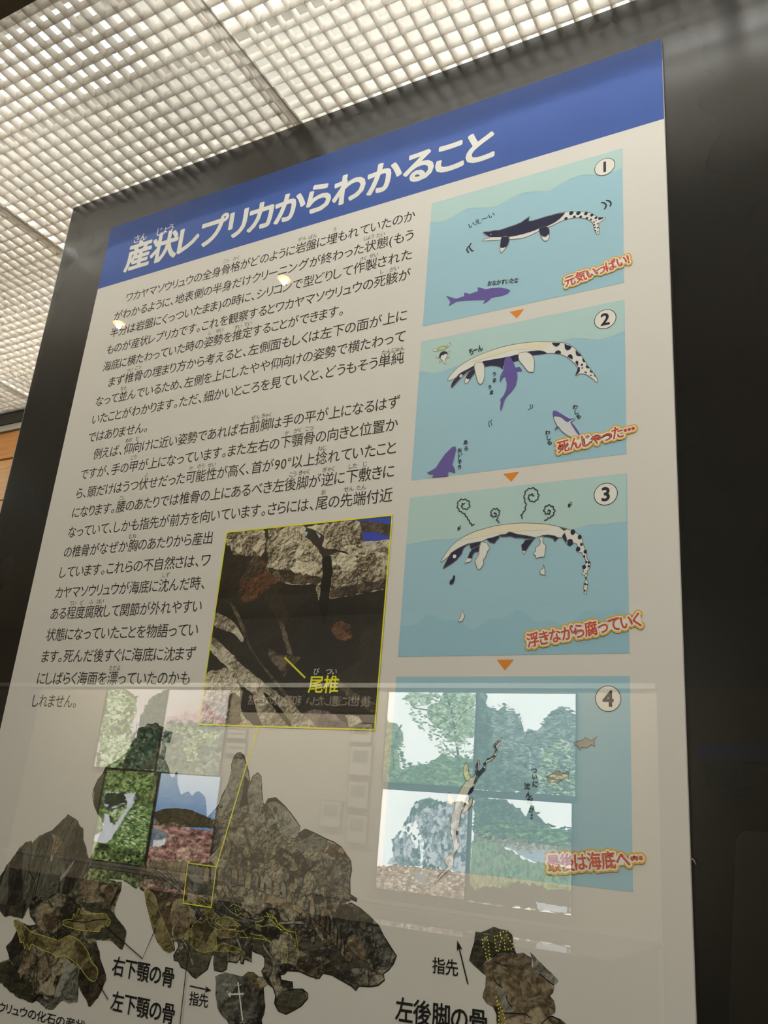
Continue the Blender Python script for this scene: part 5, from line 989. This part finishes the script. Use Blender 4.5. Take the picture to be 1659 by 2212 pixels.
SHEETS = [((1325, 262), (1430, 370), 'top of the four right of the title wall'), ((1320, 378), (1425, 540), 'second from top of the four right of the title wall'), ((1310, 556), (1410, 710), 'third from top of the four right of the title wall'), ((1304, 726), (1402, 890), 'lowest of the four right of the title wall'),
          ((1170, 656), (1268, 808), 'standing alone left of the stack of four'), ((696, 292), (786, 350), 'top of the two beside the pink blossom picture'), ((690, 360), (782, 430), 'lower of the two beside the pink blossom picture')]
for a, b_, lb in SHEETS:
    p = vp(*CM(*a)); q_ = vp(*CM(*b_)); x0, x1, z0, z1 = p[0], q_[0], q_[1], p[1]
    t = empty('framed_sheet', ((x0 + x1) / 2, YW, z0), 'cream framed information sheet, ' + lb, 'picture', 'framed sheets on the picture wall')
    MB().box(x0, x1, YW - 0.012, YW + 0.008, z0, z1).build('frame', M_sf, t)
    MB().box(x0 + 0.008, x1 - 0.008, YW + 0.004, YW + 0.009, z0 + 0.008, z1 - 0.008).build('sheet', M_sheet, t)
    MB().box(x0 + 0.03, x1 - 0.03, YW + 0.008, YW + 0.0094, z0 + (z1 - z0) * 0.42, z1 - 0.03).build('printed_picture', M_sheet_pic, t)

# dim things at the dark end of the gallery
M_blueband = mat('banner_blue', (30, 44, 110), 0.6)
p = vp(1505, 1602); q_ = vp(1800, 1650)
tag(MB().box(-0.69 * K, -0.0, YW - 0.012, YW + 0.01, 0.337 * K, 0.408 * K).build('banner', M_blueband, loc=(-0.4, YW, 0.337 * K)), 'dark blue banner strip on the brown wall behind the viewer', 'banner')
mo = empty('monitor', (-0.585 * K, YW, 0.213 * K), 'black monitor on the brown wall under the blue banner', 'monitor')
bevel(MB().box(-0.662 * K, -0.510 * K, YW - 0.012, YW + 0.03, 0.213 * K, 0.324 * K).build('housing', M_black, mo), 0.004)
MB().box(-0.652 * K, -0.520 * K, YW + 0.03, YW + 0.032, 0.224 * K, 0.314 * K).build('screen', mat('dead_screen', (8, 8, 9), 0.1), mo)
pb = empty('partition_screen', (-0.1, YW + 0.5, -1.45), 'pale grey-green round-cornered partition standing before the brown wall', 'partition')
v = []; r = 0.06; x0, x1, z0, z1 = -0.555 * 1.1, 0.5, -1.40, 0.065 * 1.1
for cx, cz, a0 in ((x1 - r, z1 - r, 0), (x0 + r, z1 - r, 90)):
    for k in range(7): a = math.radians(a0 + 15 * k); v.append((cx + r * math.cos(a), cz + r * math.sin(a)))
v += [(x0 - 0.13, z0), (x1, z0)]; n = len(v); yy = YW + 0.5
make('panel', [(a, yy, b) for a, b in v] + [(a, yy + 0.03, b) for a, b in v], [tuple(range(n)), tuple(range(2 * n - 1, n - 1, -1))] + [(i, i + n, (i + 1) % n + n, (i + 1) % n) for i in range(n)], mat('partition_fabric', (170, 170, 148), 0.9), None, pb)
for xx in (x0 + 0.05, x1 - 0.1): MB().box(xx, xx + 0.05, yy - 0.15, yy + 0.18, -1.45, -1.40).build('foot', M_black, pb)

# unseen spotlights added to brighten the poster and the gallery's dark end
def added_spot(x, y, z, tx, ty, tz, power, col, label):
    t = empty('spotlight', (x, y, z + 0.1), label, 'lamp', 'warm gallery spotlights')
    dv = (Vector((tx, ty, tz)) - Vector((x, y, z))).normalized(); rq = dv.to_track_quat('-Z', 'Y')
    v, f_ = cyl((0, 0, 0.0), 0.032, 0.026, 0.11, 'Z', 24, False)
    v = [tuple(rq @ Vector(p) + Vector((x, y, z)) ) for p in v]; make('lamp_housing', v, f_, M_black, None, t)
    v, f_ = cyl((0, 0, 0.05), 0.029, 0.029, 0.01, 'Z', 24); v = [tuple(rq @ Vector(p) + Vector((x, y, z))) for p in v]
    make('lamp_disc', v, f_, M_white_trim, None, t)
    make('stem', *cyl((x, y, z + 0.09), 0.006, 0.006, 1.30 - z - 0.09, 'Z', 12), M_black, None, t)
    l = bpy.data.lights.new('spot_beam', 'SPOT'); l.energy = power; l.color = col; l.spot_size = math.radians(105); l.spot_blend = 0.5; l.shadow_soft_size = 0.03
    o = bpy.data.objects.new('spot_beam', l); COL.objects.link(o); o.location = Vector((x, y, z)) + dv * 0.005; o.rotation_euler = rq.to_euler()
added_spot(0.80, -0.60, 1.14, 0.05, -4.0, -0.2, 22.0, (1.0, 0.88, 0.72), 'added unseen spotlight behind the viewer, brightening the brown wall and partition')  # added lamp, out of view: lifts the dim wall and partition
added_spot(0.58, -0.38, 1.14, -0.55, 0.75, 0.45, ADDED_SPOT_W, (1.0, 0.89, 0.75), 'added unseen spotlight to the right of the viewer, brightening the poster')  # added lamp, out of view: extra front light on the poster
# two small warm spotlights under the gallery ceiling
for i, (px, py) in enumerate(((255, 700), (612, 604))):
    d = ray(px, py); z = 1.235; x = d.x / d.z * z; y = 2 * YG - d.y / d.z * z
    t = empty('spotlight', (x, y, z - 0.02), 'small warm spotlight under the dark ceiling, %s of the two' % ('left-hand', 'right-hand')[i], 'lamp', 'warm gallery spotlights')
    make('lamp_housing', *cyl((x, y, z + 0.004), 0.022, 0.016, 0.055, 'Z', 24), M_black, None, t)
    make('stem', *cyl((x, y, z + 0.059), 0.005, 0.005, 0.01, 'Z', 12), M_black, None, t)
    l = bpy.data.lights.new('spot_beam', 'SPOT'); l.energy = SMALL_W; l.color = (1.0, 0.80, 0.54); l.spot_size = math.radians(110); l.spot_blend = 0.6; l.shadow_soft_size = 0.0032
    o = bpy.data.objects.new('spot_beam', l); COL.objects.link(o); o.location = (x, y, z - 0.007); o.rotation_euler = (Vector((x + 0.45, 0.75, 0.25)) - Vector((x, y, z))).to_track_quat('-Z', 'Y').to_euler()
    make('bulb', *cyl((x, y, z), 0.0125, 0.015, 0.004, 'Z', 24), M_bulb, None, t)
    make('bulb_core', *cyl((x, y, z - 0.002), 0.0055, 0.0055, 0.002, 'Z', 16), M_bulb_core, None, t)
